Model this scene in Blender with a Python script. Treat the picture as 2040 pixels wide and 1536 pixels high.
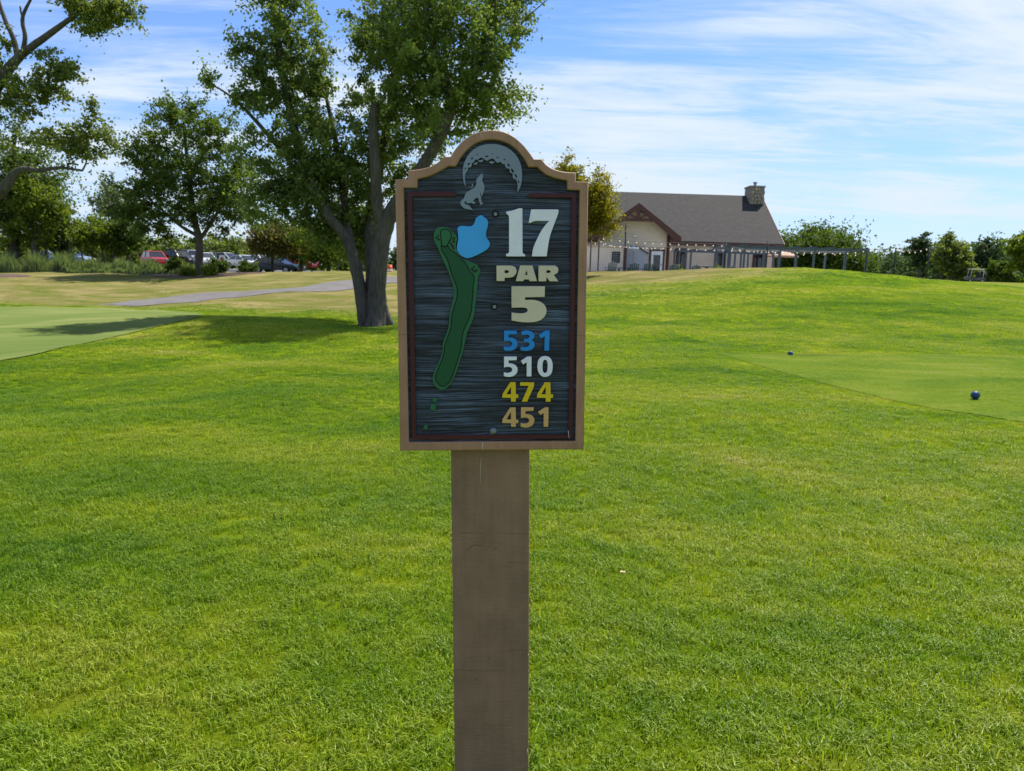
import bpy, math, random
import numpy as np
from mathutils import Vector, Matrix
from mathutils.geometry import delaunay_2d_cdt

R = math.radians
scene = bpy.context.scene
C = scene.collection
for o in list(bpy.data.objects):
    bpy.data.objects.remove(o)

# ------------------------------------------------------------------ camera
PITCH, ROLL, F = R(8.46), R(1.8), 1500.0
CAM = Vector((0, 0, 1.5))
_f = Vector((0, math.cos(PITCH), -math.sin(PITCH)))
_u0 = Vector((0, math.sin(PITCH), math.cos(PITCH)))
_r0 = Vector((1, 0, 0))
_r = _r0 * math.cos(ROLL) + _u0 * math.sin(ROLL)
_u = _u0 * math.cos(ROLL) - _r0 * math.sin(ROLL)
cd = bpy.data.cameras.new('camera')
cam = bpy.data.objects.new('camera', cd)
C.objects.link(cam)
cd.sensor_width = 36
cd.lens = 36 * F / 2040
cd.clip_start = 0.05
cd.clip_end = 8000
cd.dof.use_dof = True
cd.dof.focus_distance = 1.86
cd.dof.aperture_fstop = 11
cam.matrix_world = Matrix(((_r.x, _u.x, -_f.x, CAM.x), (_r.y, _u.y, -_f.y, CAM.y), (_r.z, _u.z, -_f.z, CAM.z), (0, 0, 0, 1)))
scene.camera = cam

# ------------------------------------------------------------------ sky and sun
SUN_EL, SUN_AZ = R(60), R(50)            # azimuth counted from +x towards +y
sdir = Vector((math.cos(SUN_EL) * math.cos(SUN_AZ), math.cos(SUN_EL) * math.sin(SUN_AZ), math.sin(SUN_EL)))
sl = bpy.data.lights.new('sun', 'SUN')
sl.energy = 4.1
sl.angle = R(0.55)
sl.color = (1.0, 0.93, 0.82)
sun = bpy.data.objects.new('sun', sl)
C.objects.link(sun)
sun.rotation_euler = sdir.to_track_quat('Z', 'Y').to_euler()
sun.location = (20, 5, 30)

world = bpy.data.worlds.new('World')
scene.world = world
world.use_nodes = True
wn = world.node_tree
wn.nodes.clear()


def N(nt, t, **kw):
    n = nt.nodes.new(t)
    for k, v in kw.items():
        if k.startswith('i_'):
            key = k[2:]
            n.inputs[int(key) if key.isdigit() else key.replace('_', ' ')].default_value = v
        else:
            setattr(n, k, v)
    return n


def ramp(nt, fac, stops, interp='LINEAR'):
    n = nt.nodes.new('ShaderNodeValToRGB')
    n.color_ramp.interpolation = interp
    el = n.color_ramp.elements
    while len(el) < len(stops):
        el.new(0.5)
    for e, (p, c) in zip(el, stops):
        e.position = p
        e.color = (c, c, c, 1) if isinstance(c, (int, float)) else (c[0], c[1], c[2], 1)
    nt.links.new(fac, n.inputs[0])
    return n.outputs[0]


def math_n(nt, op, a, b=None, clamp=False):
    n = nt.nodes.new('ShaderNodeMath')
    n.operation = op
    n.use_clamp = clamp
    for i, v in enumerate((a, b)):
        if v is None:
            continue
        if isinstance(v, (int, float)):
            n.inputs[i].default_value = v
        else:
            nt.links.new(v, n.inputs[i])
    return n.outputs[0]


def mix(nt, fac, a, b, blend='MIX'):
    n = nt.nodes.new('ShaderNodeMix')
    n.data_type = 'RGBA'
    n.blend_type = blend
    for i, v in ((0, fac), (6, a), (7, b)):
        if isinstance(v, (int, float)):
            n.inputs[i].default_value = v
        elif isinstance(v, tuple):
            n.inputs[i].default_value = (*v, 1)
        else:
            nt.links.new(v, n.inputs[i])
    return n.outputs[2]


def noise(nt, vec, scale, detail=4, rough=0.55, dist=0.0, stretch=None, rot=None, loc=None):
    if stretch or rot or loc:
        m = N(nt, 'ShaderNodeMapping')
        if stretch:
            m.inputs['Scale'].default_value = stretch
        if rot:
            m.inputs['Rotation'].default_value = rot
        if loc:
            m.inputs['Location'].default_value = loc
        nt.links.new(vec, m.inputs[0])
        vec = m.outputs[0]
    n = N(nt, 'ShaderNodeTexNoise')
    n.inputs['Scale'].default_value = scale
    n.inputs['Detail'].default_value = detail
    n.inputs['Roughness'].default_value = rough
    n.inputs['Distortion'].default_value = dist
    nt.links.new(vec, n.inputs['Vector'])
    return n.outputs[0]


sky = N(wn, 'ShaderNodeTexSky', sky_type='NISHITA', sun_disc=False)
sky.sun_elevation = SUN_EL
sky.sun_rotation = math.pi / 2 - SUN_AZ
sky.altitude = 200
sky.air_density = 1.0
sky.dust_density = 0.6
sky.ozone_density = 1.6
tc = N(wn, 'ShaderNodeTexCoord')
sep = N(wn, 'ShaderNodeSeparateXYZ')
wn.links.new(tc.outputs['Generated'], sep.inputs[0])
zz = math_n(wn, 'MAXIMUM', sep.outputs[2], 0.0)
den = math_n(wn, 'ADD', zz, 0.10)
comb = N(wn, 'ShaderNodeCombineXYZ')
wn.links.new(math_n(wn, 'DIVIDE', sep.outputs[0], den), comb.inputs[0])
wn.links.new(math_n(wn, 'DIVIDE', sep.outputs[1], den), comb.inputs[1])
cv = comb.outputs[0]
c1 = noise(wn, cv, 0.62, 3, 0.5, 0.4, stretch=(0.6, 1.0, 1), rot=(0, 0, R(-12)), loc=(1.3, 0.4, 0))
c2 = noise(wn, cv, 1.6, 8, 0.62, 0.7, stretch=(0.45, 1.3, 1), rot=(0, 0, R(-16)), loc=(3.1, 7.7, 0))
c3 = noise(wn, cv, 7.0, 8, 0.65, 0.5, stretch=(0.35, 1.5, 1), rot=(0, 0, R(-22)))
cl = math_n(wn, 'ADD', math_n(wn, 'MULTIPLY', c1, 0.55), math_n(wn, 'MULTIPLY', c2, 0.55))
cl = math_n(wn, 'ADD', cl, math_n(wn, 'MULTIPLY', c3, 0.16))
cfac = ramp(wn, cl, [(0.54, 0.0), (0.60, 0.26), (0.65, 0.68), (0.72, 1.0)])
hz = ramp(wn, zz, [(0.0, 0.75), (0.07, 0.50), (0.2, 0.12), (0.4, 0.0)])
gain = N(wn, 'ShaderNodeMix', data_type='RGBA', blend_type='MULTIPLY')
gain.inputs[0].default_value = 1
gain.inputs[7].default_value = (0.50, 0.70, 1.02, 1)
wn.links.new(sky.outputs[0], gain.inputs[6])
skyc = mix(wn, hz, gain.outputs[2], (3.95, 4.6, 5.35))
skyc = mix(wn, cfac, skyc, (4.35, 4.95, 5.6))
bg = N(wn, 'ShaderNodeBackground')
bg.inputs[1].default_value = 0.10
wn.links.new(skyc, bg.inputs[0])
wo = N(wn, 'ShaderNodeOutputWorld')
wn.links.new(bg.outputs[0], wo.inputs[0])

scene.view_settings.view_transform = 'Standard'
scene.view_settings.look = 'None'
scene.view_settings.exposure = 0.85
scene.view_settings.gamma = 1
scene.view_settings.use_curve_mapping = False
scene.render.engine = 'CYCLES'
scene.cycles.max_bounces = 6
scene.cycles.transparent_max_bounces = 6


# ------------------------------------------------------------------ projection helpers (survey of the place)
def D(px, py):
    return _f + _r * ((px - 1020) / F) + _u * ((768 - py) / F)


def P(px, py, Y):
    d = D(px, py)
    return CAM + d * (Y / d.y)


def PXM(Y):                                # metres per photo pixel at distance Y
    return Y / F


# ------------------------------------------------------------------ generic object helpers
def tag(o, label=None, cat=None, group=None, kind=None):
    if label:
        o['label'] = label
    if cat:
        o['category'] = cat
    if group:
        o['group'] = group
    if kind:
        o['kind'] = kind
    return o


def thing(name, label, cat, loc=(0, 0, 0), rz=0, group=None):
    o = bpy.data.objects.new(name, None)
    o.empty_display_size = 0.2
    C.objects.link(o)
    o.location = loc
    o.rotation_euler = (0, 0, rz)
    return tag(o, label, cat, group)


def copy_tree(o, parent=None):
    c = o.copy()
    C.objects.link(c)
    c.parent = parent
    for ch in list(o.children):
        copy_tree(ch, c)
    return c


class MB:
    def __init__(s):
        s.v = []
        s.f = []
        s.sm = []

    def add(s, vs, fs, smooth=False):
        b = len(s.v)
        s.v += [tuple(v) for v in vs]
        s.f += [tuple(b + i for i in f) for f in fs]
        s.sm += [smooth] * len(fs)
        return s

    def box(s, x0, x1, y0, y1, z0, z1):
        v = [(x0, y0, z0), (x1, y0, z0), (x1, y1, z0), (x0, y1, z0), (x0, y0, z1), (x1, y0, z1), (x1, y1, z1), (x0, y1, z1)]
        return s.add(v, [(0, 3, 2, 1), (4, 5, 6, 7), (0, 1, 5, 4), (1, 2, 6, 5), (2, 3, 7, 6), (3, 0, 4, 7)])

    def bar(s, a, b, w, h, upv=(0, 0, 1)):
        a, b = Vector(a), Vector(b)
        d = (b - a).normalized()
        upv = Vector(upv)
        sd = d.cross(upv)
        if sd.length < 1e-4:
            sd = Vector((1, 0, 0))
        sd.normalize()
        up = sd.cross(d).normalized()
        v = []
        for p in (a, b):
            for i, j in ((-1, -1), (1, -1), (1, 1), (-1, 1)):
                v.append(p + sd * (w / 2 * i) + up * (h / 2 * j))
        return s.add(v, [(0, 3, 2, 1), (4, 5, 6, 7), (0, 1, 5, 4), (1, 2, 6, 5), (2, 3, 7, 6), (3, 0, 4, 7)])

    def tube(s, pts, rad, n=8, cap=True, smooth=True, jit=0, rng=None):
        pts = [Vector(p) for p in pts]
        if isinstance(rad, (int, float)):
            rad = [rad] * len(pts)
        vs, fs = [], []
        ref = Vector((0.3, 1, 0.1)).normalized()
        for i, p in enumerate(pts):
            d = (pts[min(i + 1, len(pts) - 1)] - pts[max(i - 1, 0)])
            d = d.normalized() if d.length > 0 else Vector((0, 0, 1))
            a = d.cross(ref)
            if a.length < 0.05:
                a = d.cross(Vector((1, 0, 0)))
            a.normalize()
            b = d.cross(a)
            for k in range(n):
                t = 2 * math.pi * k / n
                rr = rad[i] * (1 + (rng.uniform(-jit, jit) if jit else 0))
                vs.append(p + a * math.cos(t) * rr + b * math.sin(t) * rr)
        for i in range(len(pts) - 1):
            for k in range(n):
                k2 = (k + 1) % n
                fs.append((i * n + k, i * n + k2, (i + 1) * n + k2, (i + 1) * n + k))
        s.add(vs, fs, smooth)
        if cap:
            b0 = len(s.v) - len(vs)
            s.f += [tuple(b0 + k for k in range(n))[::-1], tuple(b0 + (len(pts) - 1) * n + k for k in range(n))]
            s.sm += [False, False]
        return s

    def lathe(s, prof, n=16, loc=(0, 0, 0), smooth=True):
        vs, fs = [], []
        for r, z in prof:
            for k in range(n):
                t = 2 * math.pi * k / n
                vs.append((loc[0] + r * math.cos(t), loc[1] + r * math.sin(t), loc[2] + z))
        for i in range(len(prof) - 1):
            for k in range(n):
                k2 = (k + 1) % n
                fs.append((i * n + k, i * n + k2, (i + 1) * n + k2, (i + 1) * n + k))
        return s.add(vs, fs, smooth)

    def sphere(s, c, r, n=10, m=6):
        return s.lathe([(r[0] * math.sin(math.pi * i / m) + 1e-5, -r[1] * math.cos(math.pi * i / m)) for i in range(m + 1)], n, c)

    def prism(s, poly, y0, y1):                    # polygon in x,z extruded along y
        n = len(poly)
        vs = [(x, y0, z) for x, z in poly] + [(x, y1, z) for x, z in poly]
        fs = [tuple(range(n)), tuple(range(2 * n - 1, n - 1, -1))]
        for i in range(n):
            j = (i + 1) % n
            fs.append((i, i + n, j + n, j))
        return s.add(vs, fs)

    def build(s, name, m, parent=None, bevel=0):
        me = bpy.data.meshes.new(name)
        me.from_pydata(s.v, [], s.f)
        me.polygons.foreach_set('use_smooth', s.sm)
        me.materials.append(m)
        me.update()
        o = bpy.data.objects.new(name, me)
        C.objects.link(o)
        o.parent = parent
        if bevel:
            b = o.modifiers.new('bevel', 'BEVEL')
            b.width = bevel
            b.segments = 2
            b.limit_method = 'ANGLE'
        return o


# ------------------------------------------------------------------ materials
def new_mat(name):
    m = bpy.data.materials.new(name)
    m.use_nodes = True
    nt = m.node_tree
    nt.nodes.clear()
    out = N(nt, 'ShaderNodeOutputMaterial')
    b = N(nt, 'ShaderNodeBsdfPrincipled')
    nt.links.new(b.outputs[0], out.inputs[0])
    return m, nt, b, out


def plain(name, col, rough=0.6, metal=0.0, var=0.12, scale=6.0, bump=0.0, bscale=40.0, spec=0.4):
    m, nt, b, out = new_mat(name)
    g = N(nt, 'ShaderNodeTexCoord').outputs['Object']
    n = noise(nt, g, scale, 5, 0.6)
    lo = tuple(c * (1 - var) for c in col)
    hi = tuple(min(1, c * (1 + var)) for c in col)
    nt.links.new(ramp(nt, n, [(0.3, lo), (0.7, hi)]), b.inputs['Base Color'])
    b.inputs['Roughness'].default_value = rough
    b.inputs['Metallic'].default_value = metal
    b.inputs['Specular IOR Level'].default_value = spec
    if bump:
        bn = N(nt, 'ShaderNodeBump')
        bn.inputs['Strength'].default_value = bump
        bn.inputs['Distance'].default_value = 0.01
        nt.links.new(noise(nt, g, bscale, 5), bn.inputs['Height'])
        nt.links.new(bn.outputs[0], b.inputs['Normal'])
    return m


def grass_color(nt, dryattr=True, fine=True):
    pos = N(nt, 'ShaderNodeNewGeometry').outputs['Position']
    big = noise(nt, pos, 0.16, 3, 0.55, 0.6, stretch=(0.6, 1.3, 0.2), rot=(0, 0, R(14)))
    med = noise(nt, pos, 0.75, 5, 0.6, 0.5, stretch=(0.7, 1.1, 0.3), rot=(0, 0, R(-10)), loc=(5, 3, 0))
    sm = noise(nt, pos, 7.0, 6, 0.7, 0.2, loc=(1, 9, 0))
    t = math_n(nt, 'ADD', math_n(nt, 'MULTIPLY', big, 0.40), math_n(nt, 'MULTIPLY', med, 0.42))
    t = math_n(nt, 'ADD', t, math_n(nt, 'MULTIPLY', sm, 0.18))
    col = ramp(nt, t, [(0.38, (0.066, 0.136, 0.006)), (0.45, (0.112, 0.185, 0.008)), (0.52, (0.168, 0.225, 0.010)),
                       (0.575, (0.218, 0.250, 0.022)), (0.64, (0.280, 0.268, 0.088))])
    return pos, col, t, sm


def turf_material(name, kind):
    m, nt, b, out = new_mat(name)
    pos, col, t, sm = grass_color(nt)
    fine = noise(nt, pos, 34, 6, 0.75)
    if kind == 'ground':
        at = N(nt, 'ShaderNodeAttribute', attribute_name='dry')
        mot = noise(nt, pos, 0.55, 6, 0.66, 0.5, stretch=(0.6, 1.2, 0.3))
        dcol = ramp(nt, mot, [(0.34, (0.085, 0.105, 0.024)), (0.47, (0.150, 0.140, 0.050)), (0.62, (0.255, 0.205, 0.098))])
        df = math_n(nt, 'MULTIPLY', at.outputs['Fac'], ramp(nt, mot, [(0.25, 0.55), (0.5, 1.0)]), True)
        col = mix(nt, df, col, dcol)
        col = mix(nt, 1.0, col, ramp(nt, fine, [(0.25, 0.62), (0.75, 1.45)]), 'MULTIPLY')
        bs, bd = 0.9, 0.05
    elif kind == 'green':
        g2 = noise(nt, pos, 0.30, 5, 0.6, 0.4, stretch=(0.35, 1.6, 0.3))
        col = ramp(nt, g2, [(0.33, (0.092, 0.138, 0.036)), (0.5, (0.130, 0.172, 0.050)), (0.67, (0.190, 0.215, 0.075))])
        bs, bd = 0.15, 0.004
    else:
        g2 = noise(nt, pos, 1.2, 7, 0.7, 0.4, stretch=(0.4, 1.5, 0.3))
        base_col = col
        col = ramp(nt, g2, [(0.30, (0.055, 0.098, 0.012)), (0.5, (0.090, 0.134, 0.020)), (0.70, (0.150, 0.172, 0.040))])
        col = mix(nt, 0.45, col, mix(nt, 1.0, base_col, (0.72, 0.76, 1.3), 'MULTIPLY'))
        col = mix(nt, 1.0, col, ramp(nt, fine, [(0.25, 0.72), (0.75, 1.3)]), 'MULTIPLY')
        bs, bd = 0.5, 0.012
    nt.links.new(col, b.inputs['Base Color'])
    b.inputs['Roughness'].default_value = 1.0
    b.inputs['Specular IOR Level'].default_value = 0.0
    bn = N(nt, 'ShaderNodeBump')
    bn.inputs['Strength'].default_value = bs
    bn.inputs['Distance'].default_value = bd
    nt.links.new(noise(nt, pos, 22, 8, 0.8), bn.inputs['Height'])
    nt.links.new(bn.outputs[0], b.inputs['Normal'])
    return m


def blade_material():
    m, nt, b, out = new_mat('grass_blade')
    pos, col, t, sm = grass_color(nt)
    at = N(nt, 'ShaderNodeAttribute', attribute_name='v')
    f = at.outputs['Fac']
    col = mix(nt, 1.0, col, ramp(nt, f, [(0.0, (0.75, 0.85, 0.8)), (0.5, (1.5, 1.5, 1.3)), (0.88, (2.1, 1.95, 2.6)), (0.95, (2.4, 1.9, 6.0)), (1.0, (2.8, 2.1, 9.0))]), 'MULTIPLY')
    nt.links.new(col, b.inputs['Base Color'])
    b.inputs['Roughness'].default_value = 0.5
    b.inputs['Specular IOR Level'].default_value = 0.35
    tr = N(nt, 'ShaderNodeBsdfTranslucent')
    nt.links.new(mix(nt, 1.0, col, (1.15, 1.25, 0.6), 'MULTIPLY'), tr.inputs[0])
    ms = N(nt, 'ShaderNodeMixShader')
    ms.inputs[0].default_value = 0.42
    nt.links.new(b.outputs[0], ms.inputs[1])
    nt.links.new(tr.outputs[0], ms.inputs[2])
    nt.links.new(ms.outputs[0], out.inputs[0])
    return m


def leaf_material(name, dark, light, trans=0.52, tcol=(1.3, 1.35, 0.5)):
    m, nt, b, out = new_mat(name)
    at = N(nt, 'ShaderNodeAttribute', attribute_name='v')
    pos = N(nt, 'ShaderNodeNewGeometry').outputs['Position']
    n = noise(nt, pos, 0.8, 4, 0.6)
    f = math_n(nt, 'ADD', math_n(nt, 'MULTIPLY', at.outputs['Fac'], 0.6), math_n(nt, 'MULTIPLY', n, 0.5))
    col = ramp(nt, f, [(0.15, dark), (0.9, light)])
    nt.links.new(col, b.inputs['Base Color'])
    b.inputs['Roughness'].default_value = 0.55
    b.inputs['Specular IOR Level'].default_value = 0.3
    tr = N(nt, 'ShaderNodeBsdfTranslucent')
    nt.links.new(mix(nt, 1.0, col, tcol, 'MULTIPLY'), tr.inputs[0])
    ms = N(nt, 'ShaderNodeMixShader')
    ms.inputs[0].default_value = trans
    nt.links.new(b.outputs[0], ms.inputs[1])
    nt.links.new(tr.outputs[0], ms.inputs[2])
    nt.links.new(ms.outputs[0], out.inputs[0])
    return m


def bark_material(name, a, bcol):
    m, nt, b, out = new_mat(name)
    g = N(nt, 'ShaderNodeTexCoord').outputs['Object']
    n = noise(nt, g, 5, 8, 0.7, 0.6, stretch=(3.2, 3.2, 0.5))
    n2 = noise(nt, g, 1.1, 4, 0.6)
    c = ramp(nt, n, [(0.3, a), (0.7, bcol)])
    c = mix(nt, 1.0, c, ramp(nt, n2, [(0.3, 0.75), (0.7, 1.25)]), 'MULTIPLY')
    nt.links.new(c, b.inputs['Base Color'])
    b.inputs['Roughness'].default_value = 0.9
    bn = N(nt, 'ShaderNodeBump')
    bn.inputs['Strength'].default_value = 1.0
    bn.inputs['Distance'].default_value = 0.05
    nt.links.new(n, bn.inputs['Height'])
    nt.links.new(bn.outputs[0], b.inputs['Normal'])
    return m


M_ground = turf_material('turf_rough', 'ground')
M_green = turf_material('turf_green', 'green')
M_tee = turf_material('turf_tee', 'tee')
M_blade = blade_material()
M_bark = bark_material('bark_grey', (0.045, 0.042, 0.036), (0.17, 0.16, 0.14))
M_bark_maple = bark_material('bark_maple', (0.030, 0.026, 0.022), (0.125, 0.110, 0.092))
M_bark_dark = bark_material('bark_dark', (0.03, 0.026, 0.022), (0.11, 0.095, 0.08))
L_maple = leaf_material('leaf_maple', (0.058, 0.100, 0.034), (0.215, 0.275, 0.075))
L_dark = leaf_material('leaf_dark', (0.028, 0.058, 0.012), (0.120, 0.175, 0.028))
L_olive = leaf_material('leaf_olive', (0.060, 0.092, 0.024), (0.200, 0.240, 0.065))
L_grey = leaf_material('leaf_grey', (0.055, 0.085, 0.045), (0.160, 0.205, 0.110))
L_yellow = leaf_material('leaf_yellow', (0.085, 0.105, 0.008), (0.340, 0.280, 0.020))
L_bright = leaf_material('leaf_bright', (0.055, 0.100, 0.012), (0.210, 0.260, 0.032))
L_haze = leaf_material('leaf_blue_haze', (0.028, 0.055, 0.034), (0.095, 0.145, 0.078))  # far trees: distance haze put into the leaf colour, bluish and lightened
L_brown = leaf_material('leaf_brownish', (0.060, 0.062, 0.022), (0.200, 0.180, 0.070))


# ------------------------------------------------------------------ terrain
ctrl = []
for x, y, z in [(-8, -6, 0), (0, -8, 0), (8, -6, 0), (-3, 1, 0), (0, 1.8, 0), (3, 1, 0), (-5, 5, -.06), (0, 5, 0), (5, 5, .04), (-25, -2, -.3), (25, -2, .2),
                (-3, 9, -.02), (0, 9, 0), (2.5, 9, .02), (5.5, 9, .12), (9, 9, .14), (15, 12, .15), (7, 12, .12), (12, 14, .12), (16, 16, .12)]:
    ctrl.append((x, y, z))
for px, py, Y in [(0, 722, 12.8), (150, 694, 15), (0, 612, 28), (250, 612, 28), (-400, 660, 22), (-400, 612, 30), (408, 628, 22), (250, 660, 18),
                  (560, 643, 19.5), (700, 662, 18), (600, 800, 9.5),
                  (0, 604, 31), (0, 572, 42), (0, 543, 55), (-400, 560, 50), (200, 607, 32), (200, 570, 44), (200, 545, 54), (400, 595, 34), (400, 570, 44), (400, 548, 53),
                  (600, 575, 37), (600, 556, 46), (600, 541, 54), (700, 567, 40), (700, 541, 54), (800, 553, 45), (900, 545, 52),
                  (700, 618, 28), (560, 622, 27), (745, 653, 22), (900, 640, 23), (1000, 600, 31), (1050, 552, 48),
                  (1180, 690, 16), (1180, 620, 26), (1180, 580, 36), (1180, 556, 45), (1180, 541, 51),
                  (1450, 692, 16.6), (1450, 630, 24), (1450, 580, 33), (1450, 550, 41), (1450, 534, 47.5),
                  (1650, 692, 16.9), (1650, 630, 24), (1650, 580, 32), (1650, 550, 40), (1650, 535.5, 46),
                  (1850, 692, 17.1), (1850, 640, 23), (1850, 600, 29), (1850, 575, 35.5), (1850, 557, 43),
                  (2040, 695, 17.2), (2040, 640, 24), (2040, 600, 32), (2040, 575, 41), (2400, 640, 26), (2400, 600, 40)]:
    p = P(px, py, Y)
    ctrl.append(tuple(p))
for x, y, z in [(5, 56, 1.62), (12, 56, 1.62), (20, 56, 1.62), (27, 56, 1.7), (12, 70, 1.5), (25, 72, 1.5), (40, 60, 1.6), (45, 80, 2.0), (66, 108, 2.4), (72, 112, 2.45), (90, 112, 2.4), (60, 130, 2.3),
                (-5, 66, .95), (-22, 68, .85), (-40, 70, .5), (-60, 75, .3), (-8, 90, 1.0), (-35, 92, .9), (-65, 95, .7), (0, 120, .9), (-60, 130, .8), (-100, 90, .5), (100, 60, 1.2), (110, 130, 1.8), (-70, 20, -.4), (60, 10, .3)]:
    ctrl.append((x, y, z))
ctrl = np.array(ctrl)


def _U(r2):
    return 0.5 * r2 * np.log(r2 + 1e-9)


_n = len(ctrl)
_K = _U(((ctrl[:, None, :2] - ctrl[None, :, :2]) ** 2).sum(-1)) + np.eye(_n) * 4.0
_A = np.zeros((_n + 3, _n + 3))
_A[:_n, :_n] = _K
_A[:_n, _n] = 1
_A[:_n, _n + 1:] = ctrl[:, :2]
_A[_n:, :_n] = _A[:_n, _n:].T
_w = np.linalg.solve(_A, np.concatenate([ctrl[:, 2], np.zeros(3)]))


def H(x, y):
    x = np.atleast_1d(np.asarray(x, float))
    y = np.atleast_1d(np.asarray(y, float))
    sh = x.shape
    x, y = x.ravel(), y.ravel()
    r2 = (x[:, None] - ctrl[None, :, 0]) ** 2 + (y[:, None] - ctrl[None, :, 1]) ** 2
    z = _U(r2) @ _w[:_n] + _w[_n] + _w[_n + 1] * x + _w[_n + 2] * y
    d = np.sqrt(x * x + (y - 40) ** 2)
    t = np.clip((d - 85) / 50, 0, 1)
    t = t * t * (3 - 2 * t)
    far = 1.4 + 0.0 * x
    # gentle undulation of the turf
    und = (0.035 + 0.045 * np.clip(-x / 4, 0, 1)) * np.sin(x * 0.9 + 0.4 * y) * np.sin(y * 0.55 - 0.3 * x + 1.0) + 0.018 * np.sin(2.1 * x - 1.3 * y)
    und *= np.clip((y - 4) / 4, 0, 1) * (1 - t) * np.clip((60 - y) / 10, 0, 1)
    return ((z * (1 - t) + far * t) + und).reshape(sh)


def h1(x, y):
    return float(H(x, y)[0])


def G(px, py, ymin=2.0, ymax=160.0):
    """where the sight line through a photo pixel meets the ground"""
    d = D(px, py)
    ys = np.concatenate([np.arange(ymin, 30, 0.1), np.arange(30, ymax, 0.4)])
    xs = d.x / d.y * ys
    zs = 1.5 + d.z / d.y * ys
    hh = H(xs, ys)
    k = np.argmax(zs <= hh)
    if zs[k] > hh[k]:
        k = len(ys) - 1
    return Vector((xs[k], ys[k], hh[k]))


def smooth(a, b, t):
    t = np.clip((t - a) / (b - a), 0, 1)
    return t * t * (3 - 2 * t)


def axis(lo, hi, near, step0, growth):
    out = [0.0]
    st = step0
    while out[-1] < hi:
        if out[-1] > near:
            st *= growth
        out.append(out[-1] + st)
    neg = [0.0]
    st = step0
    while neg[-1] > lo:
        if neg[-1] < -near:
            st *= growth
        neg.append(neg[-1] - st)
    return np.array(neg[:0:-1] + out)


ax = axis(-3500, 3500, 34, 0.6, 1.09)
ay = axis(-400, 4500, 70, 0.5, 1.09)
X, Y = np.meshgrid(ax, ay)
Z = H(X, Y)
nx, ny = len(ax), len(ay)
verts = np.stack([X.ravel(), Y.ravel(), Z.ravel()], 1)
ii, jj = np.meshgrid(np.arange(nx - 1), np.arange(ny - 1))
a0 = (jj * nx + ii).ravel()
quads = np.stack([a0, a0 + 1, a0 + nx + 1, a0 + nx], 1)


def mesh_np(name, verts, faces, m, smooth_=True):
    me = bpy.data.meshes.new(name)
    nv, nf, k = len(verts), len(faces), faces.shape[1]
    me.vertices.add(nv)
    me.vertices.foreach_set('co', np.ascontiguousarray(verts, dtype=np.float32).ravel())
    me.loops.add(nf * k)
    me.loops.foreach_set('vertex_index', np.ascontiguousarray(faces, dtype=np.int32).ravel())
    me.polygons.add(nf)
    me.polygons.foreach_set('loop_start', np.arange(0, nf * k, k, dtype=np.int32))
    me.polygons.foreach_set('loop_total', np.full(nf, k, dtype=np.int32))
    me.polygons.foreach_set('use_smooth', np.full(nf, smooth_, dtype=bool))
    me.materials.append(m)
    me.update(calc_edges=True)
    return me


def attach(name, me, parent=None):
    o = bpy.data.objects.new(name, me)
    C.objects.link(o)
    o.parent = parent
    return o


gm = mesh_np('ground', verts, quads, M_ground)


def dryness(x_, y_):
    edge_l = 22.6 + 0.30 * np.abs(x_ + 4)                      # where the watered lawn ends on the left
    dry_l = smooth(0, 5, y_ - edge_l) * (1 - smooth(0, 6, x_ + 0.5)) * 0.9
    dry_c = smooth(24, 42, y_) * smooth(-4, 2, x_) * (1 - smooth(6, 14, x_)) * 0.85
    dry_h = smooth(31, 42, y_ - 0.25 * x_) * smooth(0, 5, x_) * (1 - smooth(11, 21, x_)) * 1.0
    dry_far = smooth(60, 75, y_) * 0.5
    return np.clip(np.maximum(np.maximum(dry_l, dry_c * 0.8), np.maximum(dry_h, dry_far)), 0, 1)


dry = dryness(verts[:, 0], verts[:, 1])
at = gm.attributes.new('dry', 'FLOAT', 'POINT')
at.data.foreach_set('value', dry.astype(np.float32))
tag(attach('ground', gm), kind='structure')


def inside(poly, x, y):
    x, y = np.asarray(x), np.asarray(y)
    c = np.zeros(x.shape, bool)
    n = len(poly)
    for i in range(n):
        x1, y1 = poly[i][:2]
        x2, y2 = poly[(i + 1) % n][:2]
        cond = ((y1 > y) != (y2 > y)) & (x < (x2 - x1) * (y - y1) / (y2 - y1 + 1e-12) + x1)
        c ^= cond
    return c


def catmull(pts, closed=True, sub=5):
    n = len(pts)
    out = []
    rng_ = range(n) if closed else range(n - 1)
    for i in rng_:
        p0, p1, p2, p3 = [np.array(pts[(i + k) % n] if closed else pts[min(max(i + k, 0), n - 1)], float) for k in (-1, 0, 1, 2)]
        for s in range(sub):
            t = s / sub
            out.append(tuple(0.5 * ((2 * p1) + (p2 - p0) * t + (2 * p0 - 5 * p1 + 4 * p2 - p3) * t * t + (3 * p1 - p0 - 3 * p2 + p3) * t ** 3)))
    if not closed:
        out.append(tuple(pts[-1]))
    return out


def sheet(name, poly, m, off, step):
    poly = [(p[0], p[1]) for p in poly]
    xs = [p[0] for p in poly]
    ys = [p[1] for p in poly]
    gx, gy = np.meshgrid(np.arange(min(xs), max(xs), step), np.arange(min(ys), max(ys), step))
    gx, gy = gx.ravel(), gy.ravel()
    k = inside(poly, gx, gy)
    pts = [Vector(p) for p in poly] + [Vector((a, b)) for a, b in zip(gx[k], gy[k])]
    n = len(poly)
    vs, es, fs, _, _, _ = delaunay_2d_cdt(pts, [], [list(range(n))], 1, 1e-5)
    hz_ = H([v.x for v in vs], [v.y for v in vs])
    me = bpy.data.meshes.new(name)
    me.from_pydata([(v.x, v.y, float(z) + off) for v, z in zip(vs, hz_)], [], fs)
    me.polygons.foreach_set('use_smooth', [True] * len(me.polygons))
    me.materials.append(m)
    o = attach(name, me)
    return tag(o, kind='structure')


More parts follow.
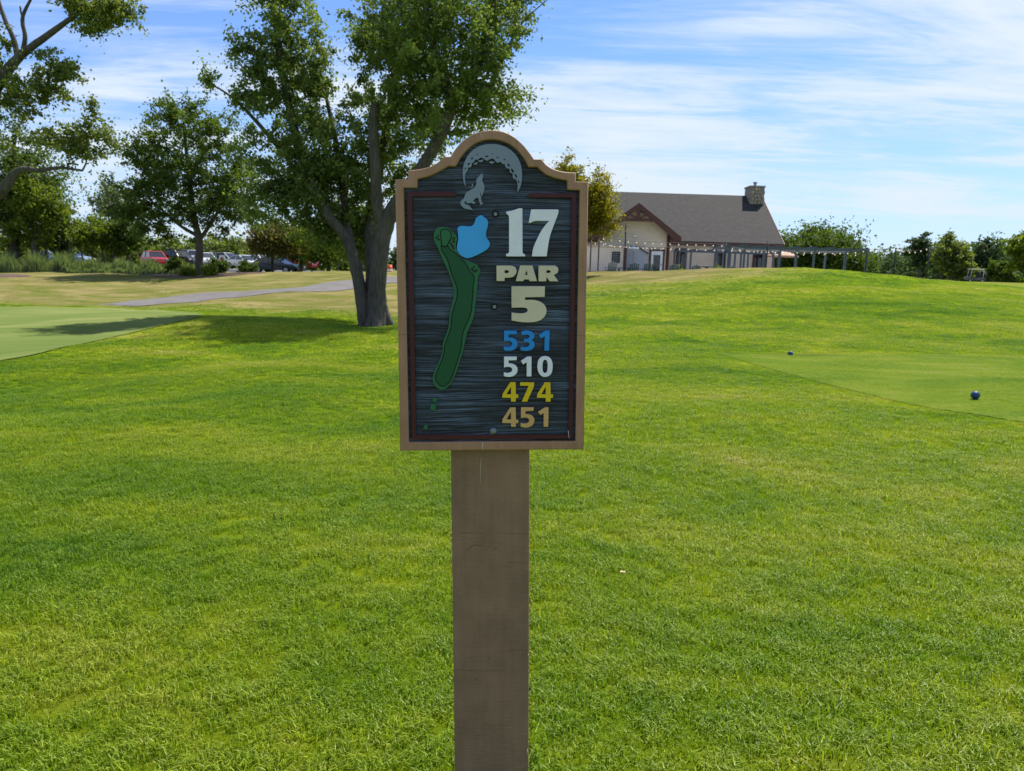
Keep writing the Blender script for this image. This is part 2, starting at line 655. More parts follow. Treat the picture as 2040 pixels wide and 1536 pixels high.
green_px = [(0, 720), (90, 703), (180, 683), (270, 662), (340, 645), (395, 632), (403, 627), (370, 622), (250, 616), (120, 613), (0, 611)]
green_poly = catmull([tuple(G(a, b))[:2] for a, b in green_px], False, 4)
g0 = green_poly[0]
g1 = green_poly[-1]
green_poly += [(g1[0] - 8, g1[1] + 0.5), (g1[0] - 16, g1[1] - 6), (g0[0] - 12, g0[1] - 1), (g0[0] - 4, g0[1] - 1.6)]
sheet('putting_green', green_poly, M_green, 0.018, 0.7)
tee_px = [(1425, 705), (1478, 719), (1525, 734), (1588, 750), (1650, 768), (1730, 787), (1792, 803), (1860, 815), (1933, 828), (2040, 846)]
tee_poly = catmull([tuple(G(a, b))[:2] for a, b in tee_px], False, 4)
t1 = G(2040, 708)
t2 = G(1430, 703.5)
tee_poly += [(tee_poly[-1][0] + 3, tee_poly[-1][1] - 0.2), (t1.x + 4, t1.y - 0.3), (t1.x, t1.y), (t2.x, t2.y)]
sheet('tee_box', tee_poly, M_tee, 0.009, 0.45)

M_path = plain('asphalt_path', (0.135, 0.124, 0.120), 0.9, var=0.18, scale=1.4, bump=0.4)
M_lot = plain('asphalt_lot', (0.10, 0.10, 0.10), 0.9, var=0.15, scale=0.5)
M_mulch = plain('mulch', (0.10, 0.06, 0.045), 0.95, var=0.4, scale=5, bump=1.0)
M_conc = plain('concrete', (0.42, 0.41, 0.39), 0.85, var=0.1, scale=2)
pc = [(215, 608, 30), (300, 601, 32), (400, 593, 34), (500, 584, 36), (600, 575.5, 38), (700, 567, 41), (800, 558, 45), (900, 552, 49), (1000, 548, 53)]
path_c = [tuple(G(a, b))[:2] for a, b, _ in pc]
path_c = catmull(path_c, False, 4)
lft, rgt = [], []
for i, p in enumerate(path_c):
    q0, q1 = path_c[max(i - 1, 0)], path_c[min(i + 1, len(path_c) - 1)]
    d = Vector((q1[0] - q0[0], q1[1] - q0[1])).normalized()
    nrm = Vector((-d.y, d.x)) * (1.5 + 0.07 * math.sin(i * 1.7) + 0.05 * math.sin(i * 4.1))
    lft.append((p[0] + nrm.x, p[1] + nrm.y))
    rgt.append((p[0] - nrm.x, p[1] - nrm.y))
sheet('path', lft + rgt[::-1], M_path, 0.02, 0.5)
sheet('parking_lot', [(-75, 70), (-6, 66), (2, 72), (2, 104), (-80, 104)], M_lot, 0.03, 2.5)
mc = P(398, 549, 52.5)
sheet('mulch_bed', [(mc.x + 4.2 * math.cos(a) * (1 + .15 * math.sin(3 * a)), mc.y + 2.4 * math.sin(a)) for a in np.linspace(0, 2 * math.pi, 22)[:-1]], M_mulch, 0.02, 0.6)
mc2 = G(-60, 551)
sheet('mulch_bed', [(mc2.x + 3.9 * math.cos(a), mc2.y + 2.0 * math.sin(a)) for a in np.linspace(0, 2 * math.pi, 18)[:-1]], M_mulch, 0.02, 0.6)
sheet('patio', [(2, 51.5), (27, 51.5), (27, 61), (2, 61)], M_conc, 0.03, 1.0)

# ------------------------------------------------------------------ grass blades (geometry nodes instances on a point cloud)
rs = np.random.RandomState(5)


def tuft_mesh(name, nb, rad, wid, hgt, seed):
    r = np.random.RandomState(seed)
    vs, fs, vv = [], [], []
    for _ in range(nb):
        a = r.uniform(0, 6.283)
        rr = rad * math.sqrt(r.uniform())
        bx, by = rr * math.cos(a), rr * math.sin(a)
        t = r.uniform(0, 6.283)
        ln = hgt * r.uniform(0.6, 1.25)
        lean = ln * r.uniform(0.3, 1.1)
        w = wid * r.uniform(0.6, 1.2) / 2
        dx, dy = math.cos(t), math.sin(t)
        s = t + math.pi / 2 + r.uniform(-.8, .8)
        sx, sy = math.cos(s) * w, math.sin(s) * w
        b = len(vs)
        m1 = (bx + dx * lean * .3, by + dy * lean * .3, ln * .6)
        tp = (bx + dx * lean, by + dy * lean, ln * (.95 - .25 * lean / ln))
        vs += [(bx - sx, by - sy, -.01), (bx + sx, by + sy, -.01), (m1[0] + sx * .85, m1[1] + sy * .85, m1[2]), (m1[0] - sx * .85, m1[1] - sy * .85, m1[2]), tp]
        fs += [(b, b + 1, b + 2, b + 3), (b + 3, b + 2, b + 4)]
        c = r.uniform()
        vv += [c, c]
    me = bpy.data.meshes.new(name)
    me.from_pydata(vs, [], fs)
    me.materials.append(M_blade)
    at = me.attributes.new('v', 'FLOAT', 'FACE')
    at.data.foreach_set('value', vv)
    return bpy.data.objects.new(name, me)


def poly_dist(polys, x, y):
    best = np.full(len(x), 1e9)
    for poly in polys:
        p = np.array([q[:2] for q in poly])
        q = np.roll(p, -1, 0)
        d = q - p
        t = ((x[:, None] - p[:, 0]) * d[:, 0] + (y[:, None] - p[:, 1]) * d[:, 1]) / ((d ** 2).sum(1) + 1e-9)
        t = np.clip(t, 0, 1)
        dd = np.hypot(x[:, None] - p[:, 0] - t * d[:, 0], y[:, None] - p[:, 1] - t * d[:, 1]).min(1)
        best = np.minimum(best, dd)
    return best


def tuft_field(name, density, y0, y1, margin, tufts, smin, smax, only=None):
    area_pts = []
    n = int(density * (y1 - y0) * 2 * (0.72 * y1 + margin))
    y = rs.uniform(y0, y1, n)
    x = rs.uniform(-1, 1, n) * (0.72 * y1 + margin)
    k = np.abs(x) < 0.72 * np.maximum(y, 0.5) + margin
    jx, jy = x + rs.normal(0, .10, n), y + rs.normal(0, .10, n)
    if only:
        k &= inside(only, jx, jy)
    else:
        k &= ~inside(green_poly, jx, jy) & ~inside(tee_poly, jx, jy)
    if y1 > 40:
        k &= rs.uniform(0, 1, len(y)) > dryness(x, y) * 1.1
        k &= rs.uniform(0, 1, len(y)) < np.clip(1.15 - (y - 16) / 30, 0, 1)
    x, y = x[k], y[k]
    z = np.concatenate([H(x[i:i + 20000], y[i:i + 20000]) for i in range(0, len(x), 20000)])
    me = bpy.data.meshes.new(name)
    me.vertices.add(len(x))
    me.vertices.foreach_set('co', np.stack([x, y, z], 1).astype(np.float32).ravel())
    a = me.attributes.new('sc', 'FLOAT', 'POINT')
    dist = np.concatenate([poly_dist((green_poly, tee_poly), x[i:i + 8000], y[i:i + 8000]) for i in range(0, len(x), 8000)])
    trim = 1.0 if only else np.clip(0.62 + dist * 0.4, 0, 1)
    a.data.foreach_set('value', (rs.uniform(smin, smax, len(x)) * trim).astype(np.float32))
    a = me.attributes.new('rot', 'FLOAT', 'POINT')
    a.data.foreach_set('value', rs.uniform(0, 6.283, len(x)).astype(np.float32))
    o = attach(name, me)
    ng = bpy.data.node_groups.new(name, 'GeometryNodeTree')
    ng.interface.new_socket('Geometry', in_out='INPUT', socket_type='NodeSocketGeometry')
    ng.interface.new_socket('Geometry', in_out='OUTPUT', socket_type='NodeSocketGeometry')
    gi = ng.nodes.new('NodeGroupInput')
    go = ng.nodes.new('NodeGroupOutput')
    g2i = ng.nodes.new('GeometryNodeGeometryToInstance')
    for tb in tufts:
        oi = ng.nodes.new('GeometryNodeObjectInfo')
        oi.inputs['Object'].default_value = tb
        ng.links.new(oi.outputs['Geometry'], g2i.inputs[0])
    m2p = ng.nodes.new('GeometryNodeMeshToPoints')
    ng.links.new(gi.outputs[0], m2p.inputs[0])
    iop = ng.nodes.new('GeometryNodeInstanceOnPoints')
    iop.inputs['Pick Instance'].default_value = True
    ng.links.new(m2p.outputs[0], iop.inputs['Points'])
    ng.links.new(g2i.outputs[0], iop.inputs['Instance'])
    sc = ng.nodes.new('GeometryNodeInputNamedAttribute')
    sc.data_type = 'FLOAT'
    sc.inputs['Name'].default_value = 'sc'
    ro = ng.nodes.new('GeometryNodeInputNamedAttribute')
    ro.data_type = 'FLOAT'
    ro.inputs['Name'].default_value = 'rot'
    cx = ng.nodes.new('ShaderNodeCombineXYZ')
    ng.links.new(ro.outputs['Attribute'], cx.inputs[2])
    e2r = ng.nodes.new('FunctionNodeEulerToRotation')
    ng.links.new(cx.outputs[0], e2r.inputs[0])
    ng.links.new(e2r.outputs[0], iop.inputs['Rotation'])
    ng.links.new(sc.outputs['Attribute'], iop.inputs['Scale'])
    ng.links.new(iop.outputs[0], go.inputs[0])
    md = o.modifiers.new('scatter', 'NODES')
    md.node_group = ng
    tag(o, 'short mown green grass covering the lawn around the sign post', 'grass', kind='stuff')
    return o


near_t = [tuft_mesh('grass_tuft', 34, .06, .0038, .036, 10 + i) for i in range(5)]
far_t = [tuft_mesh('grass_tuft', 26, .11, .010, .038, 30 + i) for i in range(4)]
tuft_field('lawn_grass', 420, 0.2, 6.5, 1.2, near_t, 0.7, 1.2)
tuft_field('lawn_grass', 190, 6.5, 13, 1.2, near_t, 0.8, 1.3)
tuft_field('lawn_grass', 75, 13, 46, 1.2, far_t, 0.7, 1.15)

long_t = [tuft_mesh('long_tuft', 7, .05, .0040, .062, 50 + i) for i in range(3)]
tuft_field('lawn_grass', 22, 0.2, 9, 1.2, long_t, 0.8, 1.5)
tuft_field('tee_grass', 260, 5, 18, 1.2, near_t, 0.45, 0.62, tee_poly)

# ------------------------------------------------------------------ the hole sign
YAW = R(2.2)
Xp = Vector((math.cos(YAW), math.sin(YAW), 0))
su = Xp * math.cos(ROLL) + Vector((0, 0, 1)) * math.sin(ROLL)
sv = Vector((0, 0, 1)) * math.cos(ROLL) - Xp * math.sin(ROLL)
sb = Vector((-math.sin(YAW), math.cos(YAW), 0))
O = P(979, 640, 1.83)
t = O.z / sv.z
base = O - sv * t
sign = thing('hole_sign', 'brown framed wooden golf hole sign with number 17 and yardages on a broad post', 'sign')
sign.matrix_world = Matrix(((su.x, sb.x, sv.x, base.x), (su.y, sb.y, sv.y, base.y), (su.z, sb.z, sv.z, base.z), (0, 0, 0, 1)))


def S(px, py, off=0.0):
    """photo pixel -> sign plane coordinates (metres across, metres up) at depth off behind the front face"""
    d = D(px, py)
    p0 = base + sb * off
    k = (p0 - CAM).dot(sb) / d.dot(sb)
    q = CAM + d * k - base
    return q.dot(su), q.dot(sv)


def zf(sc, ox, oy):
    return lambda pts: [((p[0] / sc + ox, p[1] / sc + oy) + tuple(p[2:])) for p in pts]


def contour(pts, off):
    """corner points (x,y) and smooth points (x,y,1) in photo pixels -> dense outline in sign metres"""
    q = [np.array(S(p[0], p[1], off)) for p in pts]
    sm = [len(p) > 2 for p in pts]
    n = len(q)
    out = []
    for i in range(n):
        j = (i + 1) % n
        a, b = q[i], q[j]
        ch = b - a
        if not sm[i] and not sm[j]:
            out.append(tuple(a))
            continue
        L = np.linalg.norm(ch)

        def tan(k):
            if not sm[k]:
                return ch
            v = q[(k + 1) % n] - q[k - 1]
            return v / (np.linalg.norm(v) + 1e-9) * L
        ta, tb = tan(i), tan(j)
        for s in range(6):
            u = s / 6
            out.append(tuple((2 * u ** 3 - 3 * u * u + 1) * a + (u ** 3 - 2 * u * u + u) * ta + (-2 * u ** 3 + 3 * u * u) * b + (u ** 3 - u * u) * tb))
    return out


def relief(name, contours, m, front, back, bevel=0.0006, grow=0.0, parent=None, off=None, res=1):
    """carved raised piece of the sign: outline(s) with holes, front and back given as depth behind the sign's front plane"""
    cu = bpy.data.curves.new(name, 'CURVE')
    cu.dimensions = '2D'
    cu.fill_mode = 'BOTH'
    for c in contours:
        c = contour(c, front if off is None else off)
        sp = cu.splines.new('POLY')
        sp.points.add(len(c) - 1)
        for p, (x, z) in zip(sp.points, c):
            p.co = (x, z, 0, 1)
        sp.use_cyclic_u = True
    cu.extrude = max((back - front) / 2 - bevel, 0.0002)
    cu.bevel_depth = bevel
    cu.bevel_resolution = res
    cu.offset = -bevel + grow
    tmp = bpy.data.objects.new('tmp', cu)
    C.objects.link(tmp)
    dg = bpy.context.evaluated_depsgraph_get()
    me = bpy.data.meshes.new_from_object(tmp.evaluated_get(dg))
    bpy.data.objects.remove(tmp)
    bpy.data.curves.remove(cu)
    mid = (front + back) / 2
    n = len(me.vertices)
    co = np.zeros(n * 3, np.float32)
    me.vertices.foreach_get('co', co)
    co = co.reshape(-1, 3)
    co = np.stack([co[:, 0], mid - co[:, 2], co[:, 1]], 1)
    me.vertices.foreach_set('co', co.ravel())
    me.update()
    me.materials.clear()
    me.materials.append(m)
    me.name = name
    return attach(name, me, parent or sign)


def paint(name, col, rough=0.45, chips=None, bump=0.12, scale=60, stretch=None, var=0.08, streak=0.0):
    m, nt, b, out = new_mat(name)
    g = N(nt, 'ShaderNodeTexCoord').outputs['Object']
    n = noise(nt, g, 9, 6, 0.6)
    lo = tuple(c * (1 - var) for c in col)
    hi = tuple(min(1, c * (1 + var)) for c in col)
    c = ramp(nt, n, [(0.3, lo), (0.7, hi)])
    if streak:
        st = noise(nt, g, 6, 5, 0.7, stretch=(9, 9, 0.7))
        c = mix(nt, 1.0, c, ramp(nt, st, [(0.35, 1 - streak), (0.65, 1 + streak * 0.6)]), 'MULTIPLY')
    if chips:
        ch = noise(nt, g, 55, 4, 0.6, 0.3, loc=(3, 1, 2))
        c = mix(nt, ramp(nt, ch, [(chips[1], 0.0), (chips[1] + 0.02, 1.0)]), c, chips[0])
    nt.links.new(c, b.inputs['Base Color'])
    b.inputs['Roughness'].default_value = rough
    b.inputs['Specular IOR Level'].default_value = 0.35
    bn = N(nt, 'ShaderNodeBump')
    bn.inputs['Strength'].default_value = bump
    bn.inputs['Distance'].default_value = 0.002
    nt.links.new(noise(nt, g, scale, 6, 0.7, stretch=stretch), bn.inputs['Height'])
    nt.links.new(bn.outputs[0], b.inputs['Normal'])
    return m


M_frame = paint('frame_paint', (0.37, 0.200, 0.118), 0.5, ((0.14, 0.08, 0.05), 0.74), 0.5, 110, var=0.14, streak=0.14)
M_post = paint('post_paint', (0.26, 0.155, 0.096), 0.6, ((0.05, 0.036, 0.028), 0.71), 0.9, 22, (1, 1, 5.5), var=0.16, streak=0.10)
M_num_white = paint('white_paint', (0.80, 0.80, 0.88), 0.4, ((0.35, 0.35, 0.38), 0.80))
M_cream = paint('cream_paint', (0.64, 0.55, 0.40), 0.45, ((0.06, 0.05, 0.045), 0.74))
M_blue = paint('blue_paint', (0.012, 0.24, 0.68), 0.4)
M_yellow = paint('yellow_paint', (0.72, 0.50, 0.012), 0.4)
M_tan = paint('tan_paint', (0.62, 0.37, 0.14), 0.4)
M_pond = paint('pond_paint', (0.045, 0.36, 0.82), 0.4, ((0.5, 0.6, 0.7), 0.80))
M_maroon = paint('maroon_paint', (0.062, 0.008, 0.012), 0.5, streak=0.1)
M_moon = paint('grey_paint', (0.20, 0.245, 0.32), 0.45, ((0.4, 0.45, 0.5), 0.80))
M_fair = paint('fairway_paint', (0.004, 0.075, 0.026), 0.5)
M_fringe = paint('fringe_paint', (0.018, 0.13, 0.050), 0.5)
M_groove = plain('groove', (0.008, 0.006, 0.005), 0.8)
M_bunker = plain('bunker_pit', (0.022, 0.014, 0.010), 0.9, var=0.5, scale=300)
M_steel = plain('galvanised', (0.22, 0.25, 0.27), 0.5, 0.6, var=0.25, scale=120)


def grain_material():
    m, nt, b, out = new_mat('blasted_grain')
    g = N(nt, 'ShaderNodeTexCoord').outputs['Object']
    w = noise(nt, g, 3.0, 3, 0.5, stretch=(0.7, 0.7, 2.2))
    mp = N(nt, 'ShaderNodeSeparateXYZ')
    nt.links.new(g, mp.inputs[0])
    zc = math_n(nt, 'ADD', mp.outputs[2], math_n(nt, 'MULTIPLY', w, 0.035))
    cb = N(nt, 'ShaderNodeCombineXYZ')
    nt.links.new(math_n(nt, 'MULTIPLY', mp.outputs[0], 1.6), cb.inputs[0])
    nt.links.new(math_n(nt, 'MULTIPLY', zc, 62.0), cb.inputs[2])
    l1 = noise(nt, cb.outputs[0], 2.3, 5, 0.62)
    cb2 = N(nt, 'ShaderNodeCombineXYZ')
    nt.links.new(math_n(nt, 'MULTIPLY', mp.outputs[0], 3.5), cb2.inputs[0])
    nt.links.new(math_n(nt, 'MULTIPLY', zc, 330.0), cb2.inputs[2])
    l2 = noise(nt, cb2.outputs[0], 1.4, 4, 0.7)
    hgt = math_n(nt, 'ADD', math_n(nt, 'MULTIPLY', l1, 0.45), math_n(nt, 'MULTIPLY', l2, 0.65))
    patch = noise(nt, g, 5, 4, 0.6, stretch=(1, 1, 2.5))
    blue = ramp(nt, patch, [(0.34, (0.030, 0.034, 0.048)), (0.5, (0.062, 0.090, 0.145)), (0.66, (0.120, 0.175, 0.280))])
    c = mix(nt, ramp(nt, hgt, [(0.50, 0.0), (0.63, 1.0)]), (0.0030, 0.004, 0.006), blue)
    c = mix(nt, ramp(nt, hgt, [(0.64, 0.0), (0.72, 0.7)]), c, (0.27, 0.28, 0.30))
    nt.links.new(c, b.inputs['Base Color'])
    b.inputs['Roughness'].default_value = 0.65
    bn = N(nt, 'ShaderNodeBump')
    bn.inputs['Strength'].default_value = 1.0
    bn.inputs['Distance'].default_value = 0.0035
    nt.links.new(hgt, bn.inputs['Height'])
    nt.links.new(bn.outputs[0], b.inputs['Normal'])
    return m


M_grain = grain_material()
z1 = zf(4.517, 780, 240)
z2 = zf(4.267, 780, 560)
zA = zf(7.682, 840, 420)
zB = zf(5.488, 840, 600)
z3 = zf(8.532, 880, 260)
z5 = zf(17.06, 905, 335)
zN = zf(13.96, 990, 405)
zP = zf(11.378, 980, 515)
zQ = zf(13.967, 990, 650)
zR = zf(13.967, 990, 755)

outer = z1([(32, 528), (150, 528), (150, 447), (250, 438, 1), (350, 412, 1), (425, 370, 1), (470, 325), (530, 325), (575, 255, 1), (645, 180, 1), (735, 122, 1), (830, 93, 1), (920, 87, 1),
            (1010, 100, 1), (1100, 143, 1), (1180, 212, 1), (1240, 285, 1), (1282, 345), (1348, 345), (1400, 402, 1), (1470, 440, 1), (1560, 462, 1), (1657, 468), (1657, 548), (1772, 552)]) + \
    z2([(1634, 1432), (73, 1444)])
inner = z1([(110, 605), (235, 607), (235, 527), (330, 505, 1), (420, 465, 1), (510, 412), (578, 412), (640, 310, 1), (720, 232, 1), (810, 185, 1), (900, 172, 1), (990, 184, 1), (1080, 226, 1),
            (1160, 300, 1), (1205, 365, 1), (1232, 418), (1310, 420), (1380, 478, 1), (1450, 511, 1), (1520, 530, 1), (1580, 540), (1580, 622), (1693, 628)]) + z2([(1565, 1362), (147, 1372)])
FR = 0.0
relief('frame', [outer, inner], M_frame, 0.0, 0.040, 0.0035, res=3)
relief('panel', [inner], M_grain, 0.011, 0.036, 0.0001, grow=0.002, off=0.0)
PF = 0.0105                                       # panel face
stripe = z1([(578, 640), (137, 640)]) + z2([(172, 1348), (1541, 1340)]) + z1([(1665, 655), (1235, 655), (1235, 694), (1620, 694)]) + z2([(1505, 1308), (208, 1310)]) + z1([(187, 685), (578, 685)])
relief('border_stripe', [stripe], M_maroon, 0.005, PF + .001)
moon = [z3([(412, 958), (382, 905, 1), (362, 810, 1), (357, 700, 1), (368, 600, 1), (400, 505, 1), (455, 412, 1), (530, 332, 1), (620, 276, 1), (725, 240, 1), (850, 228, 1), (980, 241, 1), (1085, 277, 1),
            (1185, 340, 1), (1270, 430, 1), (1330, 540, 1), (1360, 655, 1), (1366, 780, 1), (1352, 900, 1), (1322, 990, 1), (1278, 1062), (1292, 960, 1), (1285, 890, 1), (1268, 835),
            (1222, 815, 1), (1204, 770, 1), (1212, 736), (1172, 718, 1), (1153, 682, 1), (1155, 652), (1105, 640, 1), (1076, 600, 1), (1078, 570), (1030, 566, 1), (998, 530), (960, 546, 1), (918, 528, 1),
            (890, 490, 1), (850, 477, 1), (812, 490), (770, 512, 1), (725, 488), (670, 460, 1), (632, 482), (600, 500, 1), (566, 488), (555, 525, 1), (512, 556), (508, 600, 1), (470, 632, 1), (444, 628),
            (440, 672, 1), (402, 728), (394, 800, 1), (402, 880, 1)])]


def lens(cx, cy, w, h, a):
    a = R(a)
    pts = []
    for k in range(10):
        t = 2 * math.pi * k / 10
        x, y = math.cos(t) * w / 2, math.sin(t) * h / 2
        pts.append((cx + x * math.cos(a) - y * math.sin(a), cy + x * math.sin(a) + y * math.cos(a), 1))
    return pts


for c_ in [(600, 411, 40, 10, 0), (860, 400, 38, 10, 0), (515, 474, 52, 20, -38), (765, 440, 64, 22, -14), (950, 457, 52, 16, 12), (1066, 491, 38, 18, 30), (460, 568, 56, 24, -42), (402, 647, 44, 16, -66),
           (1137, 588, 62, 26, 48), (1202, 683, 76, 34, 62), (1262, 770, 74, 28, 64), (1308, 868, 54, 20, 72)]:
    moon.append(z3(lens(*c_)))
for cx, cy, w in ((850, 540, 88), (665, 515, 88), (578, 560, 78)):
    a = {850: 0, 665: -12, 578: -22}[cx]
    half = []
    for k in range(8):
        t = math.pi * k / 7
        x, y = math.cos(t) * w / 2, math.sin(t) * w * 0.42 - 14
        ra = R(a)
        half.append((cx + x * math.cos(ra) - y * math.sin(ra), cy + x * math.sin(ra) + y * math.cos(ra)))
    moon.append(z3(half))
relief('crescent_moon', moon, M_moon, 0.005, PF + .001, 0.0003)
coy = [z5([(932, 172), (972, 188), (942, 262), (990, 225), (992, 262), (965, 335, 1), (955, 430, 1), (1000, 520, 1), (1028, 615, 1), (1022, 730, 1), (990, 835, 1), (952, 925, 1), (912, 975), (906, 1010, 1), (922, 1090, 1),
           (932, 1152, 1), (992, 1195), (960, 1228), (885, 1245), (868, 1195), (842, 1130, 1), (822, 1040, 1), (800, 1002), (730, 1022, 1), (680, 1066, 1), (640, 1110), (718, 1162), (698, 1218), (620, 1205), (560, 1183, 1), (490, 1195, 1),
           (420, 1190), (385, 1105), (352, 1160, 1), (365, 1212, 1), (440, 1240, 1), (510, 1270, 1), (562, 1335, 1), (645, 1440), (520, 1407, 1), (420, 1392, 1), (320, 1350, 1), (255, 1290, 1), (213, 1215, 1),
           (210, 1145, 1), (250, 1080, 1), (312, 1040, 1), (345, 980, 1), (372, 885, 1), (430, 812, 1), (515, 770, 1), (590, 712, 1), (685, 662, 1), (735, 570, 1), (754, 495, 1), (735, 450), (748, 398, 1), (800, 310, 1), (870, 240, 1)]),
       z5([(884, 798), (898, 850), (908, 945), (896, 968), (884, 910)])]
relief('coyote', coy, M_moon, 0.005, PF + .001, 0.0003)
sm_ = lambda pts: [(a, b, 1) for a, b in pts]
pond = zA(sm_([(915, 68), (960, 98), (1005, 140), (1018, 190), (1005, 260), (988, 330), (990, 400), (1020, 450), (1042, 497), (1035, 545), (1000, 590), (920, 640), (830, 685), (745, 718), (680, 722), (610, 690), (560, 640),
               (540, 580), (548, 500), (560, 430), (555, 340), (550, 270), (575, 238), (640, 230), (720, 238), (770, 228), (805, 190), (825, 130), (855, 92)]))
relief('pond', [pond], M_pond, 0.005, PF + .001)
fringe = zA(sm_([(330, 243), (420, 265), (480, 330), (532, 385), (545, 440), (525, 495), (528, 560), (560, 650), (640, 735), (740, 775), (830, 815), (872, 862), (903, 920), (890, 965), (862, 1020), (855, 1100), (845, 1250), (830, 1400)])) + \
    zB(sm_([(588, 20), (578, 120), (550, 230), (503, 330), (480, 420), (460, 520), (420, 650), (372, 795), (330, 880), (282, 943), (230, 968), (170, 950), (130, 900), (120, 840), (142, 758), (190, 660), (220, 570),
            (235, 450), (268, 362), (295, 270), (305, 150), (330, 20)])) + \
    zA(sm_([(480, 1350), (495, 1250), (480, 1150), (450, 1060), (400, 920), (350, 810), (300, 700), (260, 600), (228, 530), (195, 470), (184, 400), (200, 310), (245, 255)]))
hm = relief('hole_map', [fringe], M_fringe, 0.0055, PF + .001)
fair = zA([(300, 538)]) + zA(sm_([(350, 552)])) + zA([(400, 540)]) + zA(sm_([(430, 590), (520, 650), (600, 730), (670, 800), (710, 870), (745, 940), (788, 978), (803, 1025), (790, 1150), (780, 1300)])) + \
    zB(sm_([(549, 30), (545, 90), (525, 170), (482, 265), (452, 340), (440, 420), (433, 500), (400, 620), (345, 790), (312, 868), (272, 915), (235, 932), (190, 910), (155, 860), (160, 795), (190, 720), (240, 590), (255, 480),
            (290, 380), (320, 290), (330, 170), (350, 80)])) + \
    zA(sm_([(530, 1370), (548, 1280), (545, 1200), (515, 1100), (470, 990), (430, 860), (400, 760), (360, 680), (312, 610)]))
putt = zA(sm_([(345, 281), (302, 300), (290, 350), (300, 430), (302, 500), (320, 535), (360, 545), (395, 525), (412, 480), (445, 430), (454, 370), (432, 310), (392, 286)]))
relief('groove', [fair], M_groove, 0.0052, 0.0056, 0.0001, grow=0.0013, parent=hm)
relief('groove', [putt], M_groove, 0.0051, 0.0056, 0.0001, grow=0.0013, parent=hm)
relief('fairway', [fair], M_fair, 0.0049, 0.0056, 0.0002, grow=-0.0012, parent=hm)
relief('green', [putt], M_fringe, 0.0047, 0.0056, 0.0002, grow=-0.0012, parent=hm)
for spots in ([(252, 383, 13), (222, 412, 13), (262, 440, 15), (238, 422, 12)], [(490, 425, 18), (445, 500, 16), (488, 470, 18), (468, 535, 18), (487, 568, 16)], [(802, 860, 14), (772, 895, 20), (838, 912, 18), (805, 928, 18)]):
    relief('bunker', [zA(sm_([(x + r * math.cos(a), y + r * 1.15 * math.sin(a)) for a in np.linspace(0, 6.283, 9)[:-1]])) for x, y, r in spots], M_bunker, 0.0050, 0.0056, 0.0001, parent=hm)
for pts in ([(125, 1052), (172, 1062), (160, 1110), (116, 1098)], [(105, 1118), (165, 1128), (148, 1196), (88, 1182)], [(28, 1352), (70, 1362), (60, 1408), (15, 1396)]):
    relief('tee_block', [zB(pts)], M_fringe, 0.0035, PF + .001)
relief('digit', [zN([(255, 238), (300, 225, 1), (400, 207, 1), (500, 177, 1), (600, 142, 1), (660, 137), (708, 140), (712, 1340), (725, 1390, 1), (785, 1428), (782, 1477), (275, 1477), (252, 1450), (255, 1408), (318, 1388, 1), (337, 1340),
                     (337, 420), (325, 345, 1), (262, 285)])], M_num_white, 0.003, PF + .001)
relief('digit', [zN([(955, 168), (1695, 170), (1716, 192), (1705, 290), (1590, 590, 1), (1480, 900, 1), (1425, 1180, 1), (1385, 1477), (975, 1477), (1010, 1250, 1), (1105, 1020, 1), (1220, 790, 1), (1335, 625, 1), (1452, 490),
                     (1080, 490, 1), (1010, 505, 1), (945, 543), (880, 545)])], M_num_white, 0.003, PF + .001)
relief('letter', [zP([(105, 160), (430, 158), (512, 187, 1), (556, 250, 1), (558, 310, 1), (530, 370, 1), (480, 415, 1), (405, 436), (288, 437), (288, 510), (105, 510)]),
                  zP([(288, 265), (350, 265), (380, 285, 1), (380, 310, 1), (350, 332), (288, 332)])], M_cream, 0.003, PF + .001)
relief('letter', [zP([(640, 158), (920, 158), (1022, 515), (855, 515), (838, 475), (730, 475), (712, 515), (538, 515)]), zP([(782, 268), (812, 372), (750, 372)])], M_cream, 0.003, PF + .001)
relief('letter', [zP([(1058, 160), (1430, 161), (1490, 200, 1), (1505, 268, 1), (1480, 330, 1), (1405, 370), (1507, 518), (1310, 518), (1240, 422), (1232, 518), (1056, 518)]),
                  zP([(1237, 265), (1300, 265), (1330, 285, 1), (1325, 312, 1), (1295, 328), (1237, 328)])], M_cream, 0.003, PF + .001)
relief('digit', [zP([(445, 630), (1202, 630), (1197, 870), (752, 880), (752, 941), (900, 937, 1), (1030, 955, 1), (1150, 1012, 1), (1220, 1100, 1), (1237, 1190, 1), (1210, 1290, 1), (1130, 1378, 1), (1010, 1430, 1), (850, 1447, 1),
                     (650, 1440, 1), (445, 1405), (447, 1225), (560, 1240, 1), (680, 1245, 1), (770, 1225, 1), (812, 1177, 1), (780, 1130, 1), (700, 1113, 1), (580, 1113, 1), (445, 1115)])], M_cream, 0.003, PF + .001)


def five(f, dx, dy, k=1.0):
    return [f([(200 + dx, 122 + dy), (555 + dx, 125 + dy), (548 + dx, 220 + dy), (322 + dx, 228 + dy), (328 + dx, 316 + dy), (400 + dx, 316 + dy, 1), (498 + dx, 350 + dy, 1), (560 + dx, 420 + dy, 1), (574 + dx, 500 + dy, 1),
               (542 + dx, 590 + dy, 1), (470 + dx, 655 + dy, 1), (370 + dx, 685 + dy, 1), (280 + dx, 685 + dy, 1), (190 + dx, 662 + dy), (190 + dx, 560 + dy), (260 + dx, 575 + dy, 1), (340 + dx, 572 + dy, 1),
               (403 + dx, 543 + dy, 1), (425 + dx, 490 + dy, 1), (400 + dx, 432 + dy, 1), (330 + dx, 408 + dy, 1), (260 + dx, 410 + dy, 1), (198 + dx, 425 + dy)])]


